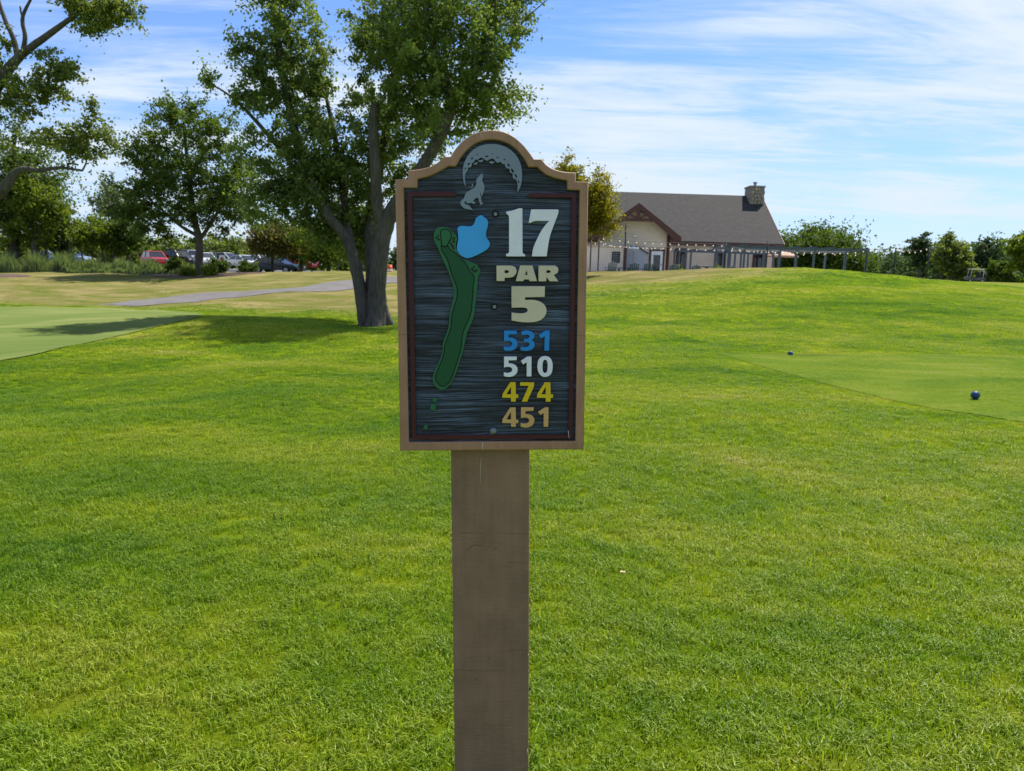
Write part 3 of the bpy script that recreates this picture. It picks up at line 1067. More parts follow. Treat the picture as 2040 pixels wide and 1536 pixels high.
def four(dx, dy):
    return [zR([(370 + dx, 95 + dy), (520 + dx, 95 + dy), (528 + dx, 435 + dy), (597 + dx, 437 + dy), (592 + dx, 527 + dy), (528 + dx, 528 + dy), (525 + dx, 632 + dy), (392 + dx, 632 + dy), (388 + dx, 528 + dy), (146 + dx, 525 + dy), (153 + dx, 428 + dy)]),
            zR([(391 + dx, 215 + dy), (390 + dx, 430 + dy), (262 + dx, 430 + dy)])]


def dg(c, m):
    relief('digit', c, m, 0.0035, PF + .001)


dg(five(zQ, 0, 0), M_blue)
dg([zQ([(675, 150), (760, 125, 1), (860, 121, 1), (965, 150, 1), (1030, 212, 1), (1040, 290, 1), (1012, 348, 1), (965, 385), (1022, 425, 1), (1049, 500, 1), (1030, 590, 1), (960, 655, 1), (850, 687, 1), (750, 685, 1), (653, 665), (660, 568),
        (740, 581, 1), (830, 578, 1), (893, 540, 1), (905, 490, 1), (865, 450, 1), (748, 440), (750, 352), (850, 345, 1), (900, 308, 1), (900, 262, 1), (858, 234, 1), (780, 235, 1), (690, 252)])], M_blue)
dg([zQ([(1165, 250), (1350, 125), (1467, 125), (1452, 682), (1316, 682), (1328, 280), (1225, 342)])], M_blue)
dg(five(zQ, 0, 724), M_num_white)
dg([zQ([(666, 966), (850, 845), (962, 850), (960, 1397), (828, 1397), (828, 1000), (730, 1067)])], M_num_white)
dg([zQ(sm_([(1340, 833), (1450, 860), (1520, 940), (1551, 1080), (1546, 1200), (1515, 1310), (1440, 1385), (1340, 1410), (1245, 1388), (1165, 1300), (1130, 1180), (1133, 1050), (1165, 930), (1240, 855)])),
    zQ(sm_([(1338, 930), (1390, 970), (1411, 1060), (1407, 1200), (1385, 1280), (1340, 1306), (1290, 1270), (1269, 1180), (1272, 1050), (1295, 960)]))], M_num_white)
dg(four(0, 0), M_yellow)
dg([zR([(645, 95), (1037, 98), (1030, 212), (840, 634), (688, 634), (885, 192), (645, 190)])], M_yellow)
dg(four(968, 0), M_yellow)
dg(four(0, 702), M_tan)
dg(five(zR, 470, 668), M_tan)
dg([zR([(1142, 920), (1330, 795), (1437, 795), (1428, 1332), (1298, 1332), (1300, 950), (1210, 1007)])], M_tan)
# bolts: two sunk ones, one proud on the lower edge
for bx, by in ((987, 426.5), (985, 611)):
    cx, cz = S(bx, by, PF)
    b = MB()
    ring = [(0.0085, 0.0), (0.0085, 0.0012), (0.0068, 0.0018), (0.0062, 0.0004)]
    b.lathe([(r, -h) for r, h in ring], 24)
    o = b.build('bolt_recess', M_groove, sign)
    o.location = (cx, PF - .0003, cz)
    o.rotation_euler = (R(-90), 0, 0)
    b = MB()
    b.lathe([(0.0001, 0.0022), (0.0042, 0.0022), (0.0048, 0.0016), (0.0048, -0.001)], 6, smooth=False)
    o = b.build('bolt', M_steel, sign)
    o.location = (cx, PF - .0003, cz)
    o.rotation_euler = (R(90), 0, R(0))
cx, cz = S(982.5, 858.5, PF)
b = MB()
b.lathe([(0.0001, 0.008), (0.004, 0.0085), (0.0072, 0.0065), (0.0088, 0.0035), (0.009, 0.0)], 24)
b.lathe([(0.0001, 0.0105), (0.0040, 0.010), (0.0042, 0.008)], 6, smooth=False)
o = b.build('bolt', M_steel, sign)
o.location = (cx, PF, cz)
o.rotation_euler = (R(90), 0, 0)
# drips of bird lime on the frame and small runs below the bolt
M_drip = plain('bird_lime', (0.62, 0.62, 0.6), 0.8)


def streak(pts, w, dpt):
    b = MB()
    q = [S(x, y, dpt) for x, y in pts]
    b.tube([(x, dpt, z) for x, z in q], [w * (1 - 0.5 * i / len(q)) for i in range(len(q))], 5)
    b.build('lime_streak', M_drip, sign)


streak([(961.5, 882), (961.2, 888), (961.0, 896)], 0.0009, 0.0)
streak([(978, 864), (975.5, 871)], 0.0006, PF)
streak([(984, 865), (988, 874)], 0.0006, PF)
streak([(990, 866), (992, 874)], 0.0006, PF)
streak([(1132, 858), (1133, 868), (1134, 873)], 0.0008, 0.005)
streak([(940.5, 366), (942, 371), (937, 375)], 0.0008, PF)
streak([(957, 269), (959, 268)], 0.0008, 0.0)
streak([(960, 272), (961, 275)], 0.0006, 0.0)
M_seam = plain('dark_seam', (0.03, 0.02, 0.015), 0.9)


def seam(pts, w, dpt, name='seam'):
    b = MB()
    q = [S(x, y, dpt) for x, y in pts]
    b.tube([(x, dpt - .0001, z) for x, z in q], w, 4)
    b.build(name, M_seam, sign)


seam([(792.5, 667), (811, 667)], 0.0003, 0.0)
seam([(1147, 668.5), (1165.5, 668.5)], 0.0003, 0.0)
seam([(1128.6, 893.0), (1129.8, 893.6)], 0.0011, 0.0, 'nail_hole')
# post
PB = 0.040
pl, _z = S(898, 898, PB)
pr, _z2 = S(1055, 898, PB)
b = MB()
ztop = S(979, 560, PB)[1]
n = 40
for k in range(1):
    b.box(pl, pr, PB, PB + 0.14, -0.06, ztop)
post = b.build('post', M_post, sign, bevel=0.003)
M_raw = plain('raw_wood', (0.30, 0.2, 0.14), 0.9, var=0.3, scale=80)
for (x, y, w, h) in ((1052, 1306, 4, 9), (1053, 1338, 3, 5), (1050, 1500, 7, 26)):
    q = S(x, y, PB)
    b = MB()
    b.tube([(q[0] + .0005, PB - .0004, q[1] + h * .0006), (q[0], PB - .0010, q[1]), (q[0] + .0008, PB - .0004, q[1] - h * .0006)], [0.0006, w * 0.0006, 0.0005], 7)
    b.build('paint_chip', M_raw, sign)
seam([(932, 1098), (936, 1091), (946, 1085), (952, 1087), (960, 1086)], 0.0005, PB, 'crack')
seam([(1000, 1062), (1024, 1063), (1050, 1062)], 0.0003, PB, 'crack')
seam([(915, 1062), (940, 1061), (965, 1063)], 0.0003, PB, 'crack')
seam([(1010, 1120), (1052, 1121)], 0.0003, PB, 'crack')
seam([(1010, 1296), (1051, 1294)], 0.0003, PB, 'crack')
seam([(905, 1334), (960, 1337), (1010, 1335)], 0.0003, PB, 'crack')
streak([(958, 912), (957.5, 940), (957, 963)], 0.0004, PB)

# ------------------------------------------------------------------ tee markers
M_ball = plain('blue_marker', (0.008, 0.050, 0.13), 0.5, var=0.2, spec=0.4)
b = MB()
b.sphere((0, 0, 0.050), (0.054, 0.052), 24, 14)
for px, py, lab in ((1942, 797, 'blue round tee marker nearer the camera on the mown tee at the right edge'), (1574, 711, 'blue round tee marker farther away near the back edge of the tee')):
    g = G(px, py)
    o = b.build('tee_marker', M_ball)
    o.location = (g.x, g.y, g.z + 0.01)
    tag(o, lab, 'tee marker', 'blue tee markers on the tee')


g = G(1239, 1163)
b = MB()
b.add([(-.010, 0, .0), (-.003, -.007, .004), (.009, -.004, .001), (.011, .003, .005), (.002, .008, .002), (-.006, .006, .005), (0, 0, -.002)], [(6, 0, 1), (6, 1, 2), (6, 2, 3), (6, 3, 4), (6, 4, 5), (6, 5, 0)])
o = b.build('fallen_leaf', plain('dry_leaf', (.62, .48, .33), .8))
o.location = (g.x, g.y, g.z + .032)
o.scale = (1.4, 1.4, 1.4)
tag(o, 'small pale dry leaf lying in the grass right of the sign post', 'leaf')

# ------------------------------------------------------------------ trees
def leaves(name, centers, axes, nper, crad, size, m, rng, parent=None, flat=0.75, droop=0.0):
    k = len(centers)
    n = k * nper
    idx = np.repeat(np.arange(k), nper)
    a = axes[idx]
    g = rng.normal(size=(n, 3))
    al = rng.normal(size=(n, 1)) * 0.75
    cr = crad[idx][:, None]
    p = centers[idx] + g * cr * 0.42 * np.array([1, 1, flat]) + a * al * cr * 1.15
    p[:, 2] -= droop * np.abs(g[:, 0]) * cr[:, 0]
    nrm = rng.normal(size=(n, 3)) + np.array([0.15, -0.05, 0.55])
    nrm /= np.linalg.norm(nrm, axis=1, keepdims=True)
    t = rng.normal(size=(n, 3))
    t -= nrm * (t * nrm).sum(1, keepdims=True)
    t /= np.linalg.norm(t, axis=1, keepdims=True)
    bt = np.cross(nrm, t)
    s = size * rng.uniform(0.6, 1.3, (n, 1))
    v0 = p - t * s * 0.5
    v1 = p + bt * s * 0.36 + nrm * s * 0.10
    v2 = p + t * s * 0.55
    v3 = p - bt * s * 0.36 + nrm * s * 0.10
    verts = np.stack([v0, v1, v2, v3], 1).reshape(-1, 3)
    faces = np.arange(n * 4).reshape(-1, 4)
    me = mesh_np(name, verts, faces, m, False)
    at = me.attributes.new('v', 'FLOAT', 'FACE')
    cv_ = rng.uniform(0, 1, k)[idx] * 0.5 + rng.uniform(0, 1, n) * 0.5
    at.data.foreach_set('value', cv_.astype(np.float32))
    return attach(name, me, parent)


def make_tree(name, label, base_, limbs, lobes, leaf, bark, size, nclump, nper, crad, seed, cat='tree', group=None, stray=.12, twig=0.02, droop=0.1, dead=None, branch_hide=0.0, name_crown='crown'):
    """base_ world point; limbs: list of (points, radii) in world metres; lobes: (centre, radii, weight)"""
    rng = np.random.RandomState(seed)
    pr_ = random.Random(seed)
    base_ = np.array(base_, float)
    root = thing(name, label, cat, tuple(base_), 0, group)
    mb = MB()
    nodes, nrad = [], []
    for pts, rad in limbs:
        pp = catmull([tuple(np.array(p) - base_) for p in pts], False, 4)
        rr = np.interp(np.linspace(0, len(pts) - 1, len(pp)), range(len(pts)), rad)
        mb.tube(pp, list(rr), 12, jit=0.07, rng=pr_)
        for q, r_ in zip(pp, rr):
            nodes.append(np.array(q))
            nrad.append(r_)
    nodes0 = len(nodes)
    w = np.array([l[2] for l in lobes], float)
    w /= w.sum()
    cs = []
    for (c, r, _), k in zip(lobes, np.maximum(1, np.round(w * nclump)).astype(int)):
        d = rng.normal(size=(k, 3))
        d /= np.linalg.norm(d, axis=1, keepdims=True)
        rad = rng.uniform(0, 1, (k, 1)) ** 0.42
        out_ = rng.uniform(0, 1, (k, 1)) < stray
        rad = np.where(out_, rng.uniform(1.0, 1.35, (k, 1)), rad * 0.96)
        cs.append(np.array(c) - base_ + d * rad * np.array(r))
    cs = np.concatenate(cs)
    nd = np.array(nodes)
    order = np.argsort([np.min(((nd - c) ** 2).sum(1)) for c in cs])
    axes = np.zeros_like(cs)
    nodes_a = list(nodes)
    arr = np.array(nodes_a)
    for i in order:
        c = cs[i]
        dd = np.sqrt(((arr - c) ** 2).sum(1)) + np.maximum(arr[:, 2] - c[2], 0) * 1.2
        j = int(np.argmin(dd))
        a = arr[j]
        v = c - a
        L = np.linalg.norm(v) + 1e-6
        mid = a + v * 0.5 + np.array([0, 0, -0.06 * L]) + rng.normal(size=3) * 0.06 * L
        r0 = min(nrad[j] * 0.6, twig * (0.35 + L * 0.55))
        mb.tube([a, mid, c], [r0, r0 * 0.7, r0 * 0.3], 4, cap=False)
        new = [mid, a + v * 0.78, c]
        arr = np.vstack([arr, new])
        nrad += [r0 * 0.7, r0 * 0.5, r0 * 0.35]
        axes[i] = v / L
    if dead:
        for pts, rad in dead:
            mb.tube([np.array(p) - base_ for p in pts], rad, 5)
    mb.build('trunk', bark, root)
    cr = crad * rng.uniform(0.6, 1.3, len(cs))
    leaves(name_crown, cs, axes, nper, cr, size, leaf, rng, root, droop=droop)
    return root


def lob(px, py, Y, rx, ry, w=None, ryd=None):
    k = PXM(Y) * 1.0
    p = P(px, py, Y)
    r = (rx * k, (ryd or rx) * k, ry * k)
    return (tuple(p), r, w if w is not None else rx * ry)


def limb(pts, rad):
    return ([tuple(P(a, b, c)) for a, b, c in pts], rad)


# silver maple behind the sign
MY = 22.0
mb_ = G(745, 650)
MY = mb_.y
maple_limbs = [
    limb([(752, 655, MY), (751, 610, MY), (752, 560, MY), (760, 490, MY), (772, 440, MY), (800, 390, MY - .2), (840, 335, MY - .3), (880, 265, MY - .4), (905, 195, MY - .4), (945, 140, MY - .3), (968, 80, MY - .2), (985, -20, MY), (1000, -140, MY)],
         [.40, .29, .26, .25, .24, .19, .18, .17, .17, .15, .12, .09, .05]),
    limb([(732, 650, MY + .1), (722, 600, MY + .1), (712, 550, MY + .2), (700, 500, MY + .2), (680, 460, MY + .3), (650, 425, MY + .3), (615, 350, MY + .4), (585, 250, MY + .5), (560, 130, MY + .5), (545, 0, MY + .5), (535, -120, MY + .5)],
         [.30, .20, .18, .17, .15, .17, .14, .12, .10, .08, .04]),
    limb([(700, 500, MY + .2), (690, 440, MY + .8), (680, 340, MY + 1.2), (660, 240, MY + 1.4), (640, 150, MY + 1.5)], [.16, .13, .10, .07, .03]),
    limb([(768, 450, MY), (752, 410, MY - .1), (748, 330, MY - .2), (744, 260, MY - .2), (748, 205, MY - .2)], [.22, .17, .16, .15, .12]),
    limb([(738, 600, MY + .3), (742, 540, MY + .6), (738, 470, MY + 1.0), (745, 400, MY + 1.5), (770, 250, MY + 2), (800, 80, MY + 2), (820, -100, MY + 2)], [.24, .2, .2, .16, .12, .09, .05]),
    limb([(900, 200, MY - .4), (870, 120, MY - .8), (850, 30, MY - 1), (840, -90, MY - 1)], [.14, .11, .09, .05]),
    limb([(560, 300, MY + .4), (500, 230, MY + .3), (450, 185, MY + .2), (400, 158, MY)], [.07, .05, .03, .015]),
    limb([(750, 658, MY - .40), (752, 636, MY - .22), (755, 600, MY - .05), (756, 560, MY + .05)], [.17, .16, .12, .04]),
    limb([(790, 657, MY - .1), (776, 640, MY - .05), (764, 615, MY), (757, 575, MY + .05)], [.06, .11, .14, .05]),
    limb([(718, 657, MY - .1), (726, 640, MY), (733, 610, MY + .05), (737, 580, MY + .1)], [.09, .13, .12, .04]),
    limb([(733, 657, MY - .35), (738, 640, MY - .2), (745, 610, MY)], [.12, .13, .08]),
    limb([(985, 150, MY - .2), (1020, 80, MY - .2), (1045, 40, MY - .2), (1090, 0, MY - .2)], [.05, .035, .02, .012]),
]
maple_lobes = [
    lob(850, 40, MY - 1, 140, 110, 1.5), lob(890, 130, MY - .6, 130, 110, 1.5), lob(800, 110, MY + .5, 95, 110, 1.0), lob(985, 60, MY, 65, 90, .45), lob(1010, 15, MY, 50, 40, .16),
    lob(975, 200, MY, 70, 50, .45), lob(850, 235, MY + .8, 120, 75, .9), lob(780, 330, MY + 1.5, 90, 90, .8), lob(740, 100, MY + .5, 45, 60, .25),
    lob(900, -90, MY, 170, 110, 1.0), lob(1050, 0, MY - .2, 40, 25, .06),
    lob(575, 60, MY + .5, 62, 90, .7), lob(560, -60, MY + .5, 60, 80, .4), lob(605, 160, MY + .8, 62, 70, .55), lob(530, 150, MY + .3, 50, 45, .25), lob(480, 185, MY + .2, 42, 20, .13), lob(415, 160, MY, 26, 12, .05), lob(500, 100, MY + .4, 45, 32, .18),
    lob(570, 260, MY + .5, 85, 80, .75), lob(650, 300, MY + 1.0, 85, 95, .9), lob(600, 370, MY + .8, 85, 70, .8), lob(690, 400, MY + 1.3, 65, 75, .6), lob(545, 390, MY + .6, 60, 60, .4),
    lob(640, 455, MY + 1.0, 50, 36, .32), lob(712, 470, MY + 1.2, 24, 60, .25), lob(730, 230, MY + 1.4, 40, 70, .3), lob(640, 110, MY + 1, 25, 50, .12), lob(720, 335, MY + .4, 40, 60, .3)]
make_tree('silver_maple', 'tall multi stemmed silver maple with a broken stub, rising behind the sign', G(745, 650), maple_limbs, maple_lobes, L_maple, M_bark_maple, 0.098, 1350, 92, 0.25, 3, twig=0.035, droop=0.35)

# tree overhanging from the left
LY = 15.0
ob = Vector((P(-170, 600, LY).x, LY, h1(P(-170, 600, LY).x, LY)))
make_tree('overhanging_tree', 'sparse leaning tree at the left edge, its bare forked limbs reaching into the picture', ob,
          [([tuple(ob), tuple(P(-150, 560, LY)), tuple(P(-110, 450, LY)), tuple(P(-80, 330, LY)), tuple(P(-40, 220, LY)), tuple(P(0, 160, LY)), tuple(P(40, 112, LY)), tuple(P(85, 78, LY)), tuple(P(130, 45, LY)), tuple(P(165, 20, LY)), tuple(P(215, -10, LY))],
            [.34, .27, .24, .20, .15, .11, .075, .06, .045, .035, .02]),
           limb([(35, 118, LY), (28, 80, LY), (12, 45, LY), (-2, 5, LY), (-20, -50, LY)], [.05, .045, .04, .035, .02]),
           limb([(45, 108, LY), (50, 75, LY), (45, 45, LY), (48, 25, LY), (66, -10, LY)], [.045, .04, .035, .03, .02]),
           limb([(47, 40, LY), (42, 25, LY), (40, 12, LY)], [.02, .018, .012]),
           limb([(-110, 450, LY), (-40, 412, LY), (5, 378, LY), (28, 348, LY), (50, 337, LY), (80, 340, LY), (120, 334, LY), (164, 340, LY)], [.16, .12, .10, .085, .06, .04, .03, .02]),
           limb([(164, 340, LY), (172, 320, LY), (160, 300, LY), (150, 280, LY)], [.018, .015, .010, .007]),
           limb([(-60, 280, LY), (-10, 215, LY), (20, 195, LY), (62, 190, LY)], [.06, .04, .03, .015]),
           limb([(-60, 250, LY), (-90, 100, LY), (-110, -60, LY)], [.12, .08, .04])],
          [lob(200, 20, LY, 55, 26, 1.0), lob(150, 5, LY, 40, 25, .5), lob(250, 18, LY, 30, 18, .3), lob(190, 52, LY, 26, 14, .2), lob(105, 140, LY, 40, 38, .6), lob(70, 175, LY, 60, 24, .6), lob(140, 140, LY, 26, 20, .22), lob(30, 205, LY, 48, 30, .5),
           lob(5, 80, LY, 10, 40, .10), lob(5, 170, LY, 30, 40, .3), lob(130, 275, LY, 48, 24, .6), lob(185, 250, LY, 30, 22, .26), lob(186, 215, LY, 8, 16, .08), lob(165, 300, LY, 45, 20, .4), lob(90, 275, LY, 16, 18, .08),
           lob(-80, 60, LY, 60, 120, 1.0), lob(-60, 250, LY, 70, 60, .6), lob(120, -60, LY, 90, 40, .6), lob(215, 275, LY, 16, 22, .12)],
          L_olive, M_bark_maple, 0.064, 470, 44, 0.125, 8, twig=0.018, droop=0.3)

# round crowned tree on the mulch bed
TY = 53.0
tb = G(398, 548)
TY = tb.y
make_tree('shade_tree', 'rounded dark green shade tree standing on the mulch bed before the parked cars', tb,
          [limb([(398, 552, TY), (397, 520, TY), (397, 480, TY), (388, 440, TY), (380, 380, TY), (372, 310, TY), (365, 240, TY)], [.36, .27, .24, .21, .17, .12, .05]),
           limb([(396, 480, TY), (420, 445, TY), (445, 400, TY), (460, 340, TY)], [.16, .13, .09, .04]),
           limb([(394, 470, TY), (360, 450, TY), (325, 420, TY), (290, 390, TY)], [.14, .11, .08, .04])],
          [lob(375, 300, TY, 105, 90, 1.4), lob(300, 345, TY, 58, 70, .65), lob(275, 415, TY, 42, 45, .35), lob(455, 330, TY, 70, 80, .8), lob(345, 230, TY, 45, 38, .3), lob(420, 245, TY, 48, 42, .3), lob(350, 400, TY, 95, 60, .9),
           lob(450, 415, TY, 80, 50, .7), lob(480, 390, TY, 55, 60, .4), lob(270, 300, TY, 28, 36, .12), lob(310, 460, TY, 40, 24, .2)],
          L_dark, M_bark_dark, 0.185, 620, 64, 0.42, 12, twig=0.05)


def small_tree(name, label, px, pyb, pyt, w, Yd, leaf, seed, trunk_px=0, stems=1, bark=M_bark_dark, nclump=130, nper=42, size=None, cat='tree', cut=0.16, lean=0, group=None, z0=None, nl=6):
    """px centre column, pyb base row, pyt top row, w crown half width in photo pixels, at distance Yd"""
    rng = random.Random(seed)
    b0 = P(px, pyb, Yd)
    gz = h1(b0.x, b0.y)
    base_ = (b0.x, b0.y, gz)
    top = P(px + lean, pyt, Yd)
    hgt = top.z - gz
    hw = w * PXM(Yd)
    lobes = []
    for i in range(nl):
        f = i / (nl - 1)
        zc = gz + hgt * (cut + (1 - cut) * (0.22 + 0.60 * f))
        wf = math.sin(math.pi * (0.22 + 0.62 * f)) * rng.uniform(0.8, 1.0)
        cxx = b0.x + (top.x - b0.x) * f + rng.uniform(-.3, .3) * hw
        rr = hw * wf * rng.uniform(0.55, 0.8)
        lobes.append(((cxx, b0.y + rng.uniform(-.3, .3) * hw, zc), (rr, rr, hgt * (1 - cut) * 0.20), rr * rr))
        if i % 2:
            sd_ = rng.choice((-1, 1))
            lobes.append(((cxx + sd_ * hw * .5, b0.y, zc - hgt * .04), (hw * .42, hw * .42, hgt * (1 - cut) * .15), rr * rr * .4))
            lobes.append(((cxx - sd_ * hw * .45, b0.y, zc - hgt * .08), (hw * .40, hw * .4, hgt * (1 - cut) * .13), rr * rr * .35))
    limbs_ = []
    for s in range(stems):
        ox = (s - (stems - 1) / 2) * hw * 0.28
        r0 = 0.035 * hgt / max(1, stems ** 0.6)
        limbs_.append(([(b0.x + ox, b0.y, gz - .1), (b0.x + ox * 1.3, b0.y, gz + hgt * .25), (b0.x + ox * 1.5 + rng.uniform(-.1, .1) * hw, b0.y + .1, gz + hgt * .55), (top.x, b0.y, gz + hgt * .85)], [r0, r0 * .8, r0 * .55, r0 * .2]))
    return make_tree(name, label, base_, limbs_, lobes, leaf, bark, size or 0.0036 * Yd, nclump, nper, max(hw * 0.17, 0.22), seed, cat=cat, group=group, twig=0.03, stray=0.0)


small_tree('broadleaf_tree', 'big dark green tree filling the left edge above the tall grasses', 30, 528, 215, 105, 62, L_dark, 21, nclump=420, nper=52, cut=.05, nl=8)
small_tree('broadleaf_tree', 'olive green tree leaning in front of the big dark tree at the left edge', 72, 525, 318, 58, 60, L_bright, 22, nclump=200, cut=.08)
small_tree('willow_shrub', 'pale grey green multi stemmed willow beside the big dark tree', 118, 520, 400, 46, 64, L_grey, 23, stems=4, nclump=150, cut=.15)
small_tree('ornamental_tree', 'yellow green small tree on thin stems behind the flower bed', 195, 523, 428, 55, 63, L_bright, 24, stems=4, nclump=170, cut=.32)
small_tree('ornamental_tree', 'dark green low tree on two thin stems left of the red SUV', 240, 527, 432, 42, 63, L_dark, 25, stems=3, nclump=150, cut=.25)
small_tree('broadleaf_tree', 'airy grey green tree standing behind the flower bed, right of the sky gap', 232, 515, 335, 62, 78, L_grey, 26, nclump=170, nper=34, cut=.2)
small_tree('crabapple_tree', 'low brownish green tree in front of the dark blue sedan', 543, 539, 442, 72, 62, L_brown, 27, nclump=230, cut=.32)
small_tree('broadleaf_tree', 'bushy green tree just left of the silver maple trunk', 655, 542, 425, 62, 60, L_bright, 28, nclump=230, cut=.02)
small_tree('broadleaf_tree', 'dark tree hidden between the maple and the low brownish tree', 600, 540, 440, 48, 66, L_dark, 29, nclump=170, cut=.15)
small_tree('broadleaf_tree', 'pale green tree seen between the maple stems', 720, 536, 400, 50, 80, L_bright, 30, nclump=150, cut=.1)
small_tree('locust_tree', 'golden green honey locust beside the clubhouse, half hidden by the sign', 1128, 552, 300, 62, 47, L_yellow, 31, nclump=330, nper=46, cut=.1, size=.15)
small_tree('locust_limb_tree', 'slim yellow tinged tree at the left corner of the clubhouse roof', 1158, 548, 338, 70, 48, L_yellow, 32, nclump=330, nper=50, cut=.28, size=.14, lean=12)
small_tree('broadleaf_tree', 'wide dark green tree behind the pergola', 1640, 560, 447, 92, 90, L_dark, 33, nclump=640, nper=50, cut=.02, nl=8)
small_tree('broadleaf_tree', 'smaller dark tree at the corner of the clubhouse behind the tan umbrella', 1572, 556, 478, 34, 92, L_dark, 34, nclump=120, cut=.05)
small_tree('poplar_tree', 'leaning airy poplar between the light poles', 1828, 568, 462, 32, 128, L_haze, 35, nclump=130, nper=40, cut=.25, lean=14)
small_tree('broadleaf_tree', 'yellow green tree just left of the golf cart', 1896, 572, 470, 42, 113, L_olive, 36, nclump=260, nper=44, cut=.02)
small_tree('broadleaf_tree', 'tall blue green tree behind the golf cart', 1968, 570, 470, 52, 135, L_haze, 37, nclump=260, nper=44, cut=.05)
small_tree('broadleaf_tree', 'yellow green tree at the right edge beyond the hill', 2045, 573, 458, 46, 112, L_bright, 38, nclump=240, nper=44, cut=.18)
small_tree('broadleaf_tree', 'low dark tree under the right edge trees, right of the golf cart', 2000, 566, 520, 30, 124, L_dark, 39, stems=3, nclump=120, cut=.2)
small_tree('broadleaf_tree', 'blue green tree behind the yellow green tree near the cart', 1875, 570, 468, 30, 138, L_haze, 40, nclump=150, cut=.1)


def woods(name, label, x0, x1, yb, yt, Y0, Y1, n, leaf, seed, size):
    rng = np.random.RandomState(seed)
    cs = []
    for i in range(n):
        px = x0 + (x1 - x0) * (i + rng.uniform()) / n
        Yd = rng.uniform(Y0, Y1)
        t_ = P(px, yt + rng.uniform(-6, 8), Yd)
        gz = h1(t_.x, t_.y)
        hh = max(t_.z - gz, 3)
        k = 26
        d = rng.normal(size=(k, 3))
        d /= np.linalg.norm(d, axis=1, keepdims=True)
        cs.append(np.array([t_.x, t_.y, gz + hh * .52]) + d * rng.uniform(.4, 1, (k, 1)) * np.array([hh * .45, hh * .4, hh * .48]))
    cs = np.concatenate(cs)
    ax_ = np.tile([0, 0, 1.0], (len(cs), 1))
    o = leaves(name, cs, ax_, 26, np.full(len(cs), 1.3), size, leaf, rng)
    tag(o, label, 'woods', kind='stuff')


small_tree('broadleaf_tree', 'dark tree between the tall blue green tree and the right edge, farther back', 2015, 568, 482, 44, 150, L_dark, 41, nclump=200, cut=.02)
small_tree('broadleaf_tree', 'rounded dark tree far back between the rightmost light pole and the cart', 1930, 568, 492, 36, 152, L_haze, 42, nclump=150, cut=.02)
woods('distant_woods', 'far belt of trees beyond the parking lot at left', -150, 1180, 520, 490, 150, 210, 62, L_haze, 51, 0.8)
woods('distant_woods', 'far dark tree line seen between the light poles at right', 1560, 2200, 560, 502, 210, 270, 60, L_haze, 52, .9)
woods('distant_woods', 'dark hedge line behind the parked cars at left', -100, 760, 530, 507, 112, 125, 34, L_olive, 53, 0.6)

# shrubs beside the shade tree
for i, (px, pb, pt, w, Yd, lf, lab) in enumerate([(352, 540, 512, 17, 55, L_dark, 'dark round shrub left of the shade tree trunk'), (436, 541, 516, 20, 56, L_dark, 'dark green shrub just right of the shade tree trunk'),
                                                 (492, 541, 519, 18, 58, L_dark, 'low dark shrub between the white car and the blue sedan'), (416, 548, 531, 13, 52.5, L_bright, 'small bright green plant at the foot of the shade tree'),
                                                 (372, 549, 536, 14, 52.6, L_bright, 'low green plant on the mulch left of the shade tree trunk')]):
    small_tree('shrub', lab, px, pb, pt, w, Yd, lf, 60 + i, nclump=60, nper=42, cut=0.0, cat='shrub', size=.16, nl=4)


# ------------------------------------------------------------------ planting bed on the left (uncountable plants)
def bed(name, label, xa, xb, n, hlo, hhi, leaf, seed, wid, Yo, dep):
    rng = np.random.RandomState(seed)
    V, Fc, vv = [], [], []
    for i in range(n):
        px = rng.uniform(xa, xb)
        g = P(px, 543, Yo + rng.uniform(0, dep))
        gz = 0
        hgt = rng.uniform(hlo, hhi) * (0.8 + 0.25 * math.sin(px * .11) + .15 * math.sin(px * .37 + 1))
        t = rng.uniform(0, 6.283)
        ln = rng.uniform(0.1, 0.5) * hgt
        dx, dy = math.cos(t) * ln, math.sin(t) * ln
        w_ = wid * rng.uniform(.6, 1.3)
        V.append([(g.x - w_, g.y, 0), (g.x + w_, g.y, 0), (g.x + w_ + dx * .4, g.y + dy * .4, hgt * .65), (g.x - w_ + dx * .4, g.y + dy * .4, hgt * .65), (g.x + dx + w_ * .3, g.y + dy, hgt), (g.x + dx - w_ * .3, g.y + dy, hgt)])
        vv.append(rng.uniform())
    V = np.array(V)
    z = H(V[:, 0, 0], V[:, 0, 1])
    V[:, :, 2] += z[:, None] - 0.03
    b0 = np.arange(n)[:, None] * 6
    Fc = np.concatenate([b0 + np.array([[0, 1, 2, 3]]), b0 + np.array([[3, 2, 4, 5]])])
    me = mesh_np(name, V.reshape(-1, 3), Fc, leaf, False)
    at = me.attributes.new('v', 'FLOAT', 'FACE')
    at.data.foreach_set('value', np.array(vv + vv, dtype=np.float32))
    tag(attach(name, me), label, 'plants', kind='stuff')


bed('ornamental_grass', 'band of tall arching green ornamental grass at the left edge', -140, 165, 9000, .8, 1.5, L_grey, 71, .018, 55.5, 5)
bed('flower_bed', 'bed of mixed leafy perennials in front of the small trees', 120, 392, 9000, .35, 1.0, L_grey, 72, .035, 55, 5)
bed('flower_bed', 'low silvery edging plants along the front of the flower bed', 135, 372, 2500, .2, .45, L_grey, 73, .04, 54, 1.2)

